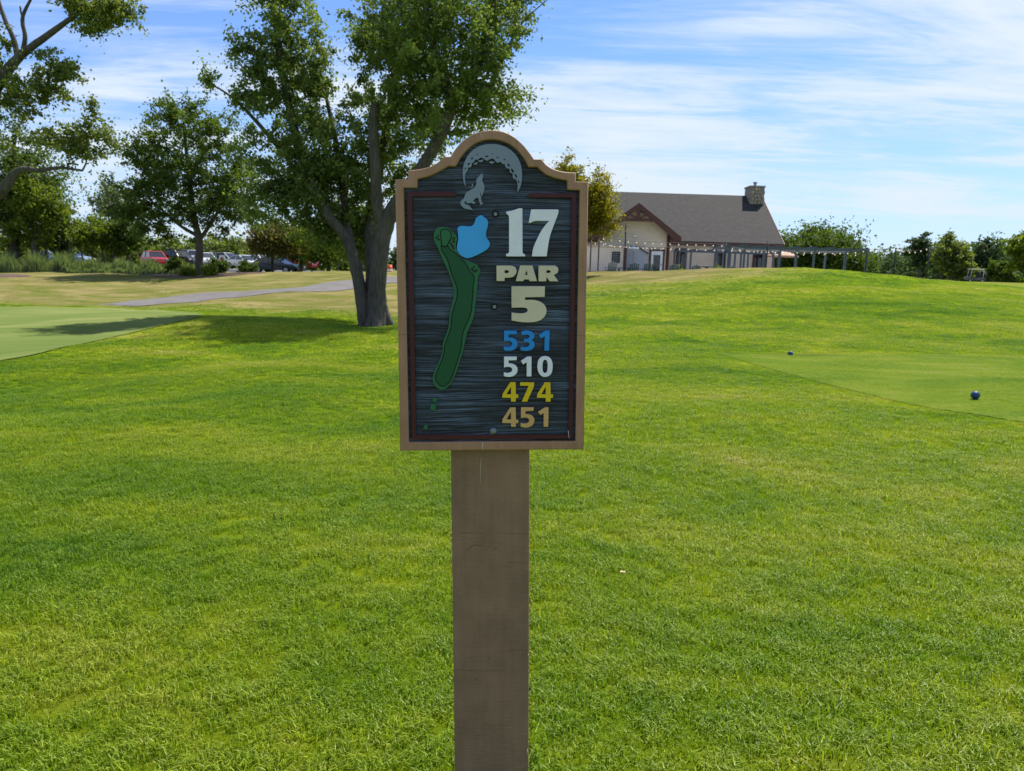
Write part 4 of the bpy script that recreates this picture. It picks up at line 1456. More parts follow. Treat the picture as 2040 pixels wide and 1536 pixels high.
# ------------------------------------------------------------------ clubhouse
def siding_material(name, col):
    m, nt, b, out = new_mat(name)
    pos = N(nt, 'ShaderNodeNewGeometry').outputs['Position']
    s = N(nt, 'ShaderNodeSeparateXYZ')
    nt.links.new(pos, s.inputs[0])
    fr = math_n(nt, 'FRACT', math_n(nt, 'MULTIPLY', s.outputs[2], 5.6))
    n = noise(nt, pos, 1.2, 4)
    c = ramp(nt, n, [(0.3, tuple(x * .93 for x in col)), (0.7, tuple(x * 1.05 for x in col))])
    c = mix(nt, ramp(nt, fr, [(0.0, 1.0), (0.10, 0.0)]), c, tuple(x * .55 for x in col))  # shadow line at each board lap put into the colour
    nt.links.new(c, b.inputs['Base Color'])
    b.inputs['Roughness'].default_value = 0.7
    bn = N(nt, 'ShaderNodeBump')
    bn.inputs['Strength'].default_value = .8
    bn.inputs['Distance'].default_value = .02
    nt.links.new(fr, bn.inputs['Height'])
    nt.links.new(bn.outputs[0], b.inputs['Normal'])
    return m


def shingle_material():
    m, nt, b, out = new_mat('shingles')
    g = N(nt, 'ShaderNodeTexCoord').outputs['Object']
    br = N(nt, 'ShaderNodeTexBrick')
    mp = N(nt, 'ShaderNodeMapping')
    nt.links.new(g, mp.inputs[0])
    mp.inputs['Rotation'].default_value = (R(-90), 0, 0)
    nt.links.new(mp.outputs[0], br.inputs['Vector'])
    br.inputs['Color1'].default_value = (0.019, 0.018, 0.018, 1)
    br.inputs['Color2'].default_value = (0.032, 0.030, 0.030, 1)
    br.inputs['Mortar'].default_value = (0.012, 0.012, 0.012, 1)
    br.inputs['Scale'].default_value = 1.0
    br.inputs['Mortar Size'].default_value = 0.012
    br.inputs['Brick Width'].default_value = 0.33
    br.inputs['Row Height'].default_value = 0.11
    n = noise(nt, g, 2.5, 6, 0.7, 1.2, stretch=(1.6, 1, 0.5))
    c = mix(nt, 1.0, br.outputs[0], ramp(nt, n, [(0.3, 0.72), (0.7, 1.3)]), 'MULTIPLY')
    nt.links.new(c, b.inputs['Base Color'])
    b.inputs['Roughness'].default_value = 0.9
    return m


M_siding = siding_material('siding_cream', (0.72, 0.61, 0.52))
M_roof = shingle_material()
M_brown = plain('brown_trim', (0.085, 0.034, 0.028), 0.6)
M_glass = plain('dark_glass', (0.012, 0.014, 0.016), 0.08, var=0.05, spec=0.8)
M_white = plain('white_door', (0.74, 0.76, 0.80), 0.5, var=0.03)
M_stone = plain('stone', (0.26, 0.22, 0.18), 0.9, var=0.5, scale=5, bump=1.0, bscale=8)
M_bluegrey = plain('pergola_stain', (0.075, 0.10, 0.125), 0.7, var=0.2)
M_black = plain('black_metal', (0.012, 0.013, 0.015), 0.5)
M_shed = plain('shed_grey', (0.36, 0.37, 0.42), 0.6, var=0.05)
M_dkblue = plain('dark_trim', (0.03, 0.045, 0.06), 0.5)

CZ = 1.55                                           # patio level
club = thing('clubhouse', 'single storey cream clubhouse with steep grey shingle roof and brown trimmed front gable', 'building', (0, 0, 0))
WY = 60.0


def cx_(px, py, Y):
    return P(px, py, Y)


eL = P(1355, 477, WY - .6)
eR = P(1562, 489.5, WY - .6)
ez = (eL.z + eR.z) / 2
xr = eR.x
xl = 3.0
rdg = P(1360, 386.5, WY + 6.0)
rz = rdg.z
# walls
b = MB()
b.box(xl + .6, xr - .5, WY, WY + 11.6, CZ - .6, ez + .05)
b.prism([(0, 0)] * 0 or [(0, 0), (0.001, 0), (0, .001)], 0, 0.001) if False else None
b.build('wall', M_siding, club)
# end gables (triangles) of the main block
for xx in (xl + .6, xr - .52):
    b = MB()
    b.add([(xx, WY, ez), (xx, WY + 11.6, ez), (xx, WY + 5.8, rz - .25), (xx + .02, WY, ez), (xx + .02, WY + 11.6, ez), (xx + .02, WY + 5.8, rz - .25)], [(0, 1, 2), (5, 4, 3), (0, 3, 4, 1), (1, 4, 5, 2), (2, 5, 3, 0)])
    b.build('gable_wall', M_siding, club)


def slab(p0, p1, p2, p3, th):
    """roof slab from four corner points with thickness downward"""
    p = [Vector(q) for q in (p0, p1, p2, p3)]
    q = [v - Vector((0, 0, th)) for v in p]
    return p + q, [(0, 1, 2, 3), (7, 6, 5, 4), (0, 4, 5, 1), (1, 5, 6, 2), (2, 6, 7, 3), (3, 7, 4, 0)]


b = MB()
b.add(*slab((xl, WY - .6, ez), (xr, WY - .6, ez), (xr, WY + 5.8, rz), (xl, WY + 5.8, rz), .12))
b.add(*slab((xl, WY + 5.802, rz), (xr, WY + 5.802, rz), (xr, WY + 12.2, ez), (xl, WY + 12.2, ez), .12))
b.build('roof', M_roof, club)
b = MB()
b.box(xl, xr, WY - .64, WY - .602, ez - .30, ez - .03)
b.box(xl, xr, WY - .60, WY - .01, ez - .20, ez - .13)
b.bar((xr + .02, WY - .6, ez - .14), (xr + .02, WY + 5.8, rz - .14), .04, .3)
b.build('fascia', M_brown, club)
# ridge stone chimney
chim_c = P(1503, 385, WY + 5.4)
b = MB()
cw = 13.5 * PXM(65)
ctop = P(1503, 375, WY + 5.4).z
b.box(chim_c.x - cw, chim_c.x + cw, WY + 4.6, WY + 6.2, rz - 1.6, ctop)
ch = b.build('chimney', M_stone, club)
b = MB()
b.box(chim_c.x - cw - .06, chim_c.x + cw + .06, WY + 4.54, WY + 6.26, ctop + .002, ctop + .12)
b.build('chimney_cap', M_stone, ch)
b = MB()
b.tube([(chim_c.x, WY + 5.4, ctop + .1), (chim_c.x, WY + 5.4, ctop + .42)], .12, 10)
b.tube([(chim_c.x, WY + 5.4, ctop + .42), (chim_c.x, WY + 5.4, ctop + .5)], .19, 10)
b.build('flue', plain('flue_metal', (.3, .3, .3), .5, .5), ch)
rngc = random.Random(4)
st = MB()
bricks = None
sm_me = None
for r_ in range(5):                                  # individual stones on the front of the chimney
    for c_ in range(4):
        w_ = cw * 2 / 4
        x0 = chim_c.x - cw + c_ * w_ + (0.06 if r_ % 2 else 0)
        z0 = ctop - .28 - r_ * .27
        bb = MB()
        bb.box(x0 + .02, min(x0 + w_ - .03, chim_c.x + cw + .02), WY + 4.6 - rngc.uniform(.05, .10), WY + 4.598, z0, z0 + .23)
        bb.build('stone', [M_stone, plain('stone_b', (.34, .29, .23), .9, var=.3), plain('stone_c', (.17, .15, .13), .9, var=.3)][rngc.randrange(3)] if r_ + c_ < 3 else M_stone, ch)

# front gable wing
GY = 57.0
apx = P(1271.5, 405.5, GY - 1.0)
tR = P(1357, 478, GY - 1.0)
tL = P(1182, 463, GY - 1.0)
gx0, gz0 = apx.x, apx.z
hwid = (tR.x - tL.x) / 2
gx0 = (tR.x + tL.x) / 2 + .0
tz = (tR.z + tL.z) / 2
wl = P(1197, 500, GY).x
wr = P(1330, 500, GY).x
b = MB()
slope = (gz0 - tz) / hwid
wtopL = gz0 - (gx0 - wl) * slope - .2
wtopR = gz0 - (wr - gx0) * slope - .2
b.prism([(wl, CZ - .6), (wr, CZ - .6), (wr, wtopR), (gx0, gz0 - .25), (wl, wtopL)][::-1], GY, WY - .003)
b.build('wing_wall', M_siding, club)
b = MB()
yb = WY + 4.0
b.add(*slab((gx0 - hwid, GY - 1.0, tz), (gx0, GY - 1.0, gz0), (gx0, yb, gz0), (gx0 - hwid, yb, tz), .12))
b.add(*slab((gx0 + .002, GY - 1.0, gz0), (gx0 + hwid, GY - 1.0, tz), (gx0 + hwid, yb, tz), (gx0 + .002, yb, gz0), .12))
b.build('wing_roof', M_roof, club)
b = MB()
fy = GY - 1.03
rb = .34
for s in (-1, 1):
    b.prism([(gx0, gz0 + .05), (gx0 + s * hwid, tz + .03), (gx0 + s * hwid, tz - .22), (gx0 + s * (hwid - .45), tz - .22 + .0), (gx0, gz0 - .36)][::s], fy - .06 + (s + 1) * .002, fy + .02)
    b.prism([(gx0 + s * hwid * .80, tz + .62 - .25), (gx0 + s * (hwid - .02), tz - .2), (gx0 + s * (hwid - .02), tz - .34), (gx0 + s * hwid * .76, tz - .34)][::s], fy + .03, GY - .01)
b.build('rake_board', M_brown, club)
b = MB()
bz = P(1271, 437.5, GY - 1.0).z
hb = (gz0 - bz) / slope
b.box(gx0 - hb, gx0 + hb, fy - .03, fy + .11, bz - .12, bz + .1)
b.box(gx0 - .13, gx0 + .13, fy - .02, fy + .10, bz + .102, gz0 - .3)
b.bar((gx0 + .1, fy + .04, bz + .12), (gx0 + hb * .55, fy + .04, bz + (gz0 - bz) * .40), .10, .14)
b.bar((gx0 - .1, fy + .04, bz + .12), (gx0 - hb * .55, fy + .04, bz + (gz0 - bz) * .40), .10, .14)
b.build('gable_truss', M_brown, club)
b = MB()
b.box(wr - .10, wr + .14, GY - .05, GY + .06, CZ - .6, wtopR - .1)
b.tube([(wr + .05, GY - .3, tz - .5), (wr + .03, GY - .12, tz - .75), (wr + .03, GY - .12, CZ)], .05, 8)
b.build('corner_trim', M_brown, club)
# soffit shadow panel
b = MB()
b.box(gx0 - .05, gx0 + .05, GY - .15, GY - .04, CZ + 1.0, CZ + 1.1)
# door
def door(px0, px1, pt, Yf, parent):
    a = P(px0, pt, Yf)
    c = P(px1, pt, Yf)
    m_ = MB()
    x0, x1, zt = a.x, c.x, a.z
    m_.box(x0, x0 + .14, Yf - .06, Yf - .003, CZ - .1, zt)
    m_.box(x1 - .14, x1, Yf - .06, Yf - .003, CZ - .1, zt)
    m_.box(x0 + .141, x1 - .141, Yf - .06, Yf - .003, zt - .14, zt)
    f = m_.build('door_frame', M_brown, parent)
    m_ = MB()
    m_.box(x0 + .15, x1 - .15, Yf - .04, Yf - .004, CZ - .1, zt - .15)
    d_ = m_.build('door', M_white, parent)
    m_ = MB()
    m_.box(x0 + .32, x1 - .32, Yf - .047, Yf - .042, CZ + .25, zt - .42)
    m_.build('door_glass', M_glass, d_)
    m_ = MB()
    m_.sphere((x1 - .23, Yf - .07, CZ + .95), (.04, .04), 8, 6)
    m_.build('handle', M_black, d_)


door(1294, 1325, 496, GY, club)


def window(px0, px1, pt, Yf, parent, zb=None, door_like=True):
    a = P(px0, pt, Yf)
    c = P(px1, pt, Yf)
    x0, x1, zt = a.x, c.x, a.z
    zb = CZ - .1 if zb is None else zb
    m_ = MB()
    t = .09
    m_.box(x0, x0 + t, Yf - .08, Yf - .003, zb, zt)
    m_.box(x1 - t, x1, Yf - .08, Yf - .003, zb, zt)
    m_.box(x0 + t + .001, x1 - t - .001, Yf - .08, Yf - .003, zt - t, zt)
    m_.box((x0 + x1) / 2 - .02, (x0 + x1) / 2 + .02, Yf - .06, Yf - .012, zb, zt - t - .001)
    w_ = m_.build('window', M_brown, parent)
    m_ = MB()
    m_.box(x0 + t + .002, x1 - t - .002, Yf - .010, Yf - .005, zb, zt - t - .002)
    m_.build('pane', M_glass, w_)


window(1348, 1369, 495, WY, club)
window(1424, 1446, 500, WY, club)
window(1500, 1521, 504, WY, club)
# brown corner of the far end
b = MB()
b.box(xr - .56, xr - .42, WY - .05, WY + .08, CZ - .6, ez - .2)
b.build('corner_trim', M_brown, club)
# low annex to the left of the wing
AY = 55.6
ax1 = P(1246, 520, AY).x
atop = P(1210, 492, AY).z
b = MB()
b.box(3.2, ax1, AY, GY - .004, CZ - .6, atop)
b.build('annex_wall', M_siding, club)
b = MB()
b.box(3.1, ax1 + .05, AY - .08, AY - .003, atop - .02, atop + .1)
b.build('annex_cap', plain('cap_tan', (.5, .42, .32), .6), club)
b = MB()
b.box(ax1 - .16, ax1 + .04, AY - .06, AY - .004, CZ - .6, atop - .03)
b.build('annex_corner', M_brown, club)
b = MB()
w0, w1 = P(1219.5, 501, AY), P(1234.5, 524, AY)
b.box(w0.x, w1.x, AY - .04, AY - .004, w1.z, w0.z)
wb = b.build('menu_board', M_black, club)
b = MB()
for k in range(5):
    z_ = w1.z + (w0.z - w1.z) * (.15 + .17 * k)
    b.box(w0.x + .05, w1.x - .08 - .05 * (k % 2), AY - .046, AY - .041, z_, z_ + .035)
b.build('board_line', plain('chalk', (.3, .32, .33), .8), wb)
b = MB()
b.box(3.2, ax1 - .2, AY - .14, AY - .065, CZ - .6, CZ + .22)
b.build('stone_base', M_stone, club)
# slim mast and security lamp on the wing wall
b = MB()
m0, m1 = P(1247, 449, AY + .3), P(1245.5, 491, AY + .3)
b.tube([tuple(m1 - Vector((0, 0, .2))), tuple(m0)], .05, 8)
tag(b.build('mast', M_dkblue), 'slim dark mast standing on the low annex before the gable wall', 'mast')
b = MB()
lm = P(1265, 470, GY)
b.box(lm.x - .16, lm.x + .16, GY - .16, GY - .003, lm.z - .07, lm.z + .07)
b.build('wall_lamp', M_white, club)

# grey shed beside the door and the patio heater
SY = 56.0
s0, s1 = P(1249, 500, SY), P(1289, 500, SY)
shed = thing('storage_shed', 'pale grey little shed with a sloping dark edged roof beside the white door', 'shed', (0, 0, 0))
pk = P(1268, 491.5, SY)
er = P(1289, 505, SY)
b = MB()
b.prism([(s0.x, CZ - .4), (s1.x, CZ - .4), (s1.x, er.z), (pk.x, pk.z), (s0.x, pk.z - .1)][::-1], SY, SY + .9)
b.build('wall', M_shed, shed)
b = MB()
b.bar((pk.x - .02, SY + .42, pk.z + .05), (er.x + .12, SY + .42, er.z - .02), 1.1, .07, (0, 0, 1))
b.bar((s0.x - .05, SY + .42, pk.z - .05), (pk.x - .025, SY + .42, pk.z + .05), 1.1, .07, (0, 0, 1))
b.build('roof', M_dkblue, shed)
ht = thing('patio_heater', 'metal patio heater with pale dish standing before the grey shed', 'heater', (0, 0, 0))
hp = P(1262.5, 494, SY - .8)
hzb = h1(hp.x, hp.y)
b = MB()
b.tube([(hp.x, hp.y, hzb + .03), (hp.x, hp.y, hp.z - .25)], .035, 8)
b.lathe([(.24, 0), (.24, .55), (.1, .7)], 12, (hp.x, hp.y, hzb + .03))
b.build('pole', M_steel, ht)
b = MB()
b.lathe([(.01, .12), (.25, .06), (.42, -.06), (.40, -.08), (.1, -.02)], 16, (hp.x, hp.y, hp.z))
b.build('dish', M_white, ht)


# ------------------------------------------------------------------ adirondack chairs
M_chair = plain('chair_plastic', (0.05, 0.072, 0.075), 0.6)
M_chair2 = plain('chair_teal', (0.10, 0.135, 0.13), 0.6)


def make_chair(mat, label, pos, rz_):
    c = thing('adirondack_chair', label, 'chair', pos, rz_, 'adirondack chairs along the patio edge')
    for i in range(5):
        m_ = MB()
        x = -.24 + .12 * i
        m_.bar((x, -.22, .32), (x * 1.12, -.50, .98 - .05 * abs(i - 2)), .105, .02, (0, 1, 0))
        m_.build('back_slat', mat, c)
    m_ = MB()
    for i in range(5):
        m_.box(-.27, .27, -.18 + .11 * i, -.08 + .11 * i, .30 + .018 * i, .32 + .018 * i)
    m_.build('seat', mat, c)
    for s in (-1, 1):
        m_ = MB()
        m_.box(s * .36 - .07, s * .36 + .07, -.34, .42, .55, .575)
        m_.build('arm', mat, c)
        m_ = MB()
        m_.box(s * .31 - .02, s * .31 + .02, .30, .40, 0, .548)
        m_.build('leg', mat, c)
        m_ = MB()
        m_.bar((s * .31, .36, .36), (s * .31, -.5, .06), .03, .10)
        m_.build('leg', mat, c)
    m_ = MB()
    m_.box(-.33, .33, -.42, -.38, .52, .549)
    m_.build('back_rail', mat, c)
    return c


def chair_spot(px, pt):
    Yd = 53.2
    p = P(px, pt, Yd - .5)
    return (P(px, pt, Yd).x, Yd, p.z - .98)


ch_list = [(1218, 521, 'greenish grey adirondack chair at the left end, before the menu board', 0.1, M_chair2), (1263, 522.5, 'dark adirondack chair in front of the grey shed', -.05, M_chair), (1291, 523, 'dark adirondack chair just left of the white door glass', -.05, M_chair),
           (1341, 525.5, 'dark adirondack chair right of the brown corner of the gable wing', .0, M_chair), (1384, 527, 'dark adirondack chair between the first and second windows of the main wall', .05, M_chair),
           (1457, 529.5, 'lowest looking dark adirondack chair under the left end of the tall pergola', 0, M_chair)]
for px, pt, lab, rz_, mt in ch_list:
    make_chair(mt, lab, chair_spot(px, pt), rz_)
# low tables
def make_table(px, pt, w, lab):
    Yd = 53.4
    p = P(px, pt, Yd)
    t_ = thing('low_table', lab, 'table', (p.x, Yd, p.z - .5), 0, 'low patio tables')
    m_ = MB()
    m_.box(-w / 2, w / 2, -.3, .3, .45, .5)
    m_.build('tabletop', M_chair, t_)
    for sx in (-1, 1):
        for sy in (-1, 1):
            m_ = MB()
            m_.box(sx * (w / 2 - .06) - .03, sx * (w / 2 - .06) + .03, sy * .24 - .03, sy * .24 + .03, 0, .449)
            m_.build('leg', M_chair, t_)


make_table(1399, 530.5, .7, 'low dark table beside the chair between the windows')
make_table(1416, 531, .6, 'low dark table nearest the second window')
make_table(1243, 533.5, .8, 'low dark table between the two leftmost chairs')
for i, (px, pt, lab) in enumerate([(1350, 528, 'small green potted plant beside the first window'), (1433, 531, 'small green potted plant below the second window')]):
    small_tree('potted_plant', lab, px, 545, pt - 1, 7, 54.0, L_bright, 80 + i, nclump=20, nper=30, cut=0, cat='plant', size=.09, nl=3)


# ------------------------------------------------------------------ pergolas
def pergola(label, x0, x1, ptop0, ptop1, Yn, Yf, posts, bt, name='pergola'):
    root = thing(name, label, 'pergola', (0, 0, 0), 0, 'blue grey patio pergolas')
    zt = (P(x0, ptop0, Yn).z + P(x1, ptop1, Yn).z) / 2
    X0, X1 = P(x0, ptop0, Yn).x, P(x1, ptop1, Yn).x
    for Yb in (Yn, Yf):
        m_ = MB()
        m_.box(X0 - .2, X1 + .2, Yb - .05, Yb + .05, zt - bt, zt)
        m_.build('beam', M_bluegrey, root)
        for px in posts:
            xx = P(px, 520, Yn).x
            gz = h1(xx, Yb)
            m_ = MB()
            m_.box(xx - .06, xx + .06, Yb - .048 + .0, Yb + .08, gz - .1, zt - bt - .002)
            m_.build('post', M_bluegrey, root)
    k = int((X1 - X0) / 1.1)
    for i in range(k + 1):
        xx = X0 + (X1 - X0) * i / k
        m_ = MB()
        m_.box(xx - .025, xx + .025, Yn - .35, Yf + .35, zt + .003, zt + .10)
        m_.build('rafter', M_bluegrey, root)


pergola('tall blue grey pergola stretching along the right of the patio', 1452, 1726, 489, 497.5, 51.8, 55.2, [1452, 1482, 1553, 1586, 1621, 1684, 1726], .16)
pergola('lower blue grey pergola tight against the clubhouse windows', 1357, 1548, 497, 503.5, 57.2, 59.0, [1353, 1376, 1440, 1464, 1490, 1540], .12)

# tan umbrella
um = thing('patio_umbrella', 'tan market umbrella open at the right end of the clubhouse', 'umbrella', (0, 0, 0))
up = P(1559, 508, 58.5)
b = MB()
b.lathe([(.02, .28), (.6, .16), (1.25, -.06), (1.24, -.16), (1.22, -.06)], 8, (up.x, up.y, up.z), smooth=False)
b.build('canopy', plain('tan_canvas', (.42, .27, .20), .8), um)
b = MB()
b.tube([(up.x, up.y, h1(up.x, up.y)), (up.x, up.y, up.z + .27)], .03, 8)
b.build('pole', M_black, um)

# light poles
poles = {}
for i, (px, pt, pb, Yd, lab) in enumerate([(1178, 478, 541, 52.6, 'thin black light pole at the left end of the patio, next to the sign'), (1194, 474, 541, 52.4, 'thin black light pole before the left corner of the gable wall'),
                                           (1447, 484, 538, 51.2, 'thin black light pole at the left corner of the tall pergola'), (1530, 480, 537, 51.0, 'thin black light pole rising through the pergola at the clubhouse end'),
                                           (1728, 496, 540, 50.6, 'black light pole at the right end of the tall pergola'), (1785, 493.5, 543, 50.0, 'black light pole standing alone in the middle right of the pergola'),
                                           (1852, 491.5, 551, 49.0, 'rightmost black light pole on the slope')]):
    p = P(px, pt, Yd)
    gz = h1(p.x, Yd)
    b = MB()
    b.tube([(p.x, Yd, gz - .1), (p.x, Yd, p.z)], .045, 8)
    o = b.build('light_pole', M_black)
    tag(o, lab, 'light pole', 'light poles around the patio')
    poles[px] = Vector((p.x, Yd, p.z - .08))


# string lights
def bulb_material():
    m, nt, b, out = new_mat('warm_bulb')
    b.inputs['Base Color'].default_value = (1, .85, .7, 1)
    b.inputs['Emission Color'].default_value = (1, .80, .62, 1)
    b.inputs['Emission Strength'].default_value = 0.3
    b.inputs['Roughness'].default_value = .2
    return m


M_bulb = bulb_material()
bulb_me = None


def string(label, pts, n):
    global bulb_me
    root = thing('string_lights', label, 'string lights', (0, 0, 0), 0, 'strings of bulbs hung over the patio')
    pts = [Vector(p) for p in pts]
    dense = catmull([tuple(p) for p in pts], False, 6)
    b_ = MB()
    b_.tube(dense, .010, 4)
    b_.build('cable', M_black, root)
    L = [0]
    for i in range(1, len(dense)):
        L.append(L[-1] + (Vector(dense[i]) - Vector(dense[i - 1])).length)
    for k in range(n):
        s = L[-1] * (k + .5) / n
        p = [np.interp(s, L, [q[a] for q in dense]) for a in range(3)]
        if bulb_me is None:
            mb2 = MB()
            mb2.sphere((0, 0, -.11), (.034, .045), 8, 6)
            o_ = mb2.build('bulb', M_bulb, root)
            bulb_me = o_.data
        else:
            o_ = attach('bulb', bulb_me, root)
        o_.location = p


string('string of bulbs hung highest, from the left pole across the gable wall', [P(1194, 472, 52.4), P(1252, 479, 52), P(1311, 482.5, 52), P(1382, 485, 51.6), P(1447, 487, 51.3)], 15)
string('lower string of bulbs before the door and windows', [P(1178, 482, 52.6), P(1225, 487, 53), P(1285, 491, 53), P(1350, 493, 53.5), P(1420, 496, 53.5), P(1500, 498, 53.5), P(1553, 501, 53.5)], 22)
string('string of bulbs running back from the left pole to the heater', [P(1194, 476, 52.4), P(1218, 487, 54), P(1245, 489, 55.2), P(1300, 493, 56), P(1345, 495, 56)], 11)
string('string of bulbs under the beam of the tall pergola', [P(1452, 492, 51.6), P(1510, 499, 51.4), P(1560, 500, 51.4), P(1620, 501, 51.4), P(1684, 502, 51.4), P(1728, 497, 50.7)], 19)
string('string of bulbs deep inside the tall pergola', [P(1530, 497, 54), P(1590, 504, 54), P(1650, 504, 54), P(1715, 506, 54)], 9)
string('string of bulbs between the pergola end and the lone pole', [P(1728, 496, 50.6), P(1757, 497, 50.3), P(1785, 494, 50)], 5)
string('string of bulbs between the lone pole and the rightmost pole', [P(1785, 494, 50), P(1818, 500, 49.5), P(1852, 492, 49)], 6)


# ------------------------------------------------------------------ vehicles
M_tyre = plain('tyre', (.02, .02, .02), .8)
M_rim = plain('rim', (.35, .36, .38), .35, .8)
M_lampw = plain('headlight_glass', (.6, .62, .65), .15, spec=.8)
M_lampr = plain('tail_light', (.35, .015, .015), .3)
PROF = {
    'sedan': dict(L=4.7, body=[(-2.3, .35), (-2.33, .62), (-2.25, .86), (-1.6, .95), (-.9, .98), (1.0, .95), (1.9, .84), (2.25, .68), (2.33, .48), (2.28, .32)], gh=[(-1.85, .93), (-1.05, 1.38), (.15, 1.42), (1.15, .93)], roof=[(-1.1, 1.37), (-.9, 1.43), (.05, 1.46), (.25, 1.40)]),
    'suv': dict(L=4.8, body=[(-2.35, .45), (-2.38, .8), (-2.35, 1.08), (-1.6, 1.12), (.9, 1.12), (1.9, 1.06), (2.3, .92), (2.38, .6), (2.33, .4)], gh=[(-2.25, 1.1), (-2.0, 1.66), (.35, 1.68), (1.15, 1.1)], roof=[(-2.1, 1.66), (-1.9, 1.74), (.2, 1.75), (.42, 1.68)]),
    'pickup': dict(L=5.6, body=[(-2.75, .5), (-2.78, 1.15), (-.85, 1.15), (-.84, 1.12), (1.0, 1.15), (2.5, 1.10), (2.75, .95), (2.8, .6), (2.75, .45)], gh=[(-.85, 1.13), (-.8, 1.78), (.6, 1.80), (1.25, 1.13)], roof=[(-.85, 1.77), (-.8, 1.86), (.5, 1.87), (.68, 1.8)]),
}
_cars = {}


def car_build(kind, paint_m):
    pf = PROF[kind]
    w = .9 if kind != 'pickup' else .98
    root = bpy.data.objects.new('parked_car', None)
    C.objects.link(root)

    def shell(poly, yf, nm, m):
        n_ = len(poly)
        ys = [-1, -.93, .93, 1]
        vs = []
        cxm = sum(p[0] for p in poly) / n_
        czm = sum(p[1] for p in poly) / n_
        for s in ys:
            k = 1 if abs(s) < .95 else .965
            for x, z in poly:
                vs.append((cxm + (x - cxm) * k, s * yf(z), czm + (z - czm) * k))
        fs = [tuple(range(n_)), tuple(range(4 * n_ - 1, 3 * n_ - 1, -1))]
        for a in range(3):
            for i in range(n_):
                j = (i + 1) % n_
                fs.append((a * n_ + i, (a + 1) * n_ + i, (a + 1) * n_ + j, a * n_ + j))
        return MB().add(vs, fs).build(nm, m, root)
    shell(pf['body'], lambda z: w * (1 - .05 * abs(z - .7)), 'body', paint_m)
    g0 = min(z for _, z in pf['gh'])
    g1_ = max(z for _, z in pf['gh'])
    shell(pf['gh'], lambda z: w * (.93 - .20 * (z - g0) / (g1_ - g0)), 'windows', M_glass)
    m_ = MB()
    shell(pf['roof'], lambda z: w * .76, 'roof', paint_m)
    gh = pf['gh']
    for s in (-1, 1):                                  # pillars
        for (xa, za), (xb, zb_) in (((gh[0][0], gh[0][1]), (gh[1][0], gh[1][1])), ((gh[3][0], gh[3][1]), (gh[2][0], gh[2][1])), (((gh[0][0] + gh[3][0]) / 2, g0), ((gh[1][0] + gh[2][0]) / 2, g1_))):
            m_.bar((xa, s * w * .935, za), (xb, s * w * .735, zb_), .07, .05)
    m_.build('pillar', paint_m, root)
    for sx in (-1, 1):
        for s in (-1, 1):
            wh = MB()
            xx = sx * pf['L'] * .29
            wh.tube([(xx, s * (w - .22), .34), (xx, s * (w + .01), .34)], .34, 18)
            t_ = wh.build('wheel', M_tyre, root)
            wh = MB()
            wh.tube([(xx, s * (w + .0101), .34), (xx, s * (w + .018), .34)], .21, 14)
            wh.build('rim', M_rim, t_)
    xf = max(x for x, _ in pf['body'])
    zl = .66 if kind == 'sedan' else .85
    for s in (-1, 1):
        MB().box(xf - .16, xf + .01, s * w * .72 - .16, s * w * .72 + .16, zl - .08, zl + .08).build('headlight', M_lampw, root)
        MB().box(-xf - .02, -xf + .12, s * w * .78 - .13, s * w * .78 + .13, zl, zl + .2).build('tail_light', M_lampr, root)
    return root


def car(kind, col, px, proof, Yd, ang, label, metal=.3):
    key = kind
    pm = plain('car_paint', col, .25, metal, var=.02, spec=.7)
    if key in _cars:
        root = copy_tree(_cars[key])
        for c_ in root.children:
            if c_.name.split('.')[0] in ('body', 'roof', 'pillar'):
                c_.data = c_.data.copy()
                c_.data.materials[0] = pm
    else:
        root = car_build(kind, pm)
        _cars[key] = root
    p = P(px, proof, Yd)
    hgt = {'sedan': 1.46, 'suv': 1.75, 'pickup': 1.87}[kind]
    gz = h1(p.x, Yd) + .03
    root.location = (p.x, Yd, gz)
    root.rotation_euler = (0, 0, ang)
    tag(root, label, 'car' if kind != 'pickup' else 'pickup truck', 'vehicles in the parking lot')
    return root, p.z - hgt - gz


for a in [('sedan', (.01, .022, .05), 552, 512, 67, R(-14), 'dark blue sedan parked behind the low brownish tree'),
          ('sedan', (.40, .02, .035), 590, 507, 71, R(-20), 'red car just behind the dark blue sedan'),
          ('suv', (.03, .04, .045), 585, 500, 76, R(-20), 'dark SUV behind the red car, nearest the maple'),
          ('suv', (.45, .012, .03), 308, 500, 82, R(-50), 'bright red SUV left of the shade tree'),
          ('pickup', (.012, .012, .014), 352, 497, 84, R(-25), 'black pickup truck beside the red SUV'),
          ('suv', (.40, .42, .45), 386, 498, 92, R(-60), 'silver SUV partly behind the shade tree trunk'),
          ('sedan', (.70, .71, .73), 408, 503, 80, R(-60), 'white car just right of the shade tree trunk'),
          ('suv', (.42, .43, .40), 450, 503, 84, R(-20), 'pale silver wagon behind the red and white sign'),
          ('sedan', (.66, .67, .69), 487, 508, 80, R(-40), 'white sedan between the silver wagon and the blue sedan'),
          ('sedan', (.22, .30, .40), 140, 499, 80, R(-10), 'light blue grey car behind the tall grasses at left'),
          ('sedan', (.62, .66, .70), 104, 499, 86, R(-20), 'pale car mostly hidden by the willow shrub at far left'),
          ('suv', (.50, .52, .56), 520, 508, 90, R(-30), 'pale grey SUV far behind the blue sedan')]:
    r_, dz = car(*a)
    r_.location.z += max(-.35, min(.6, dz))

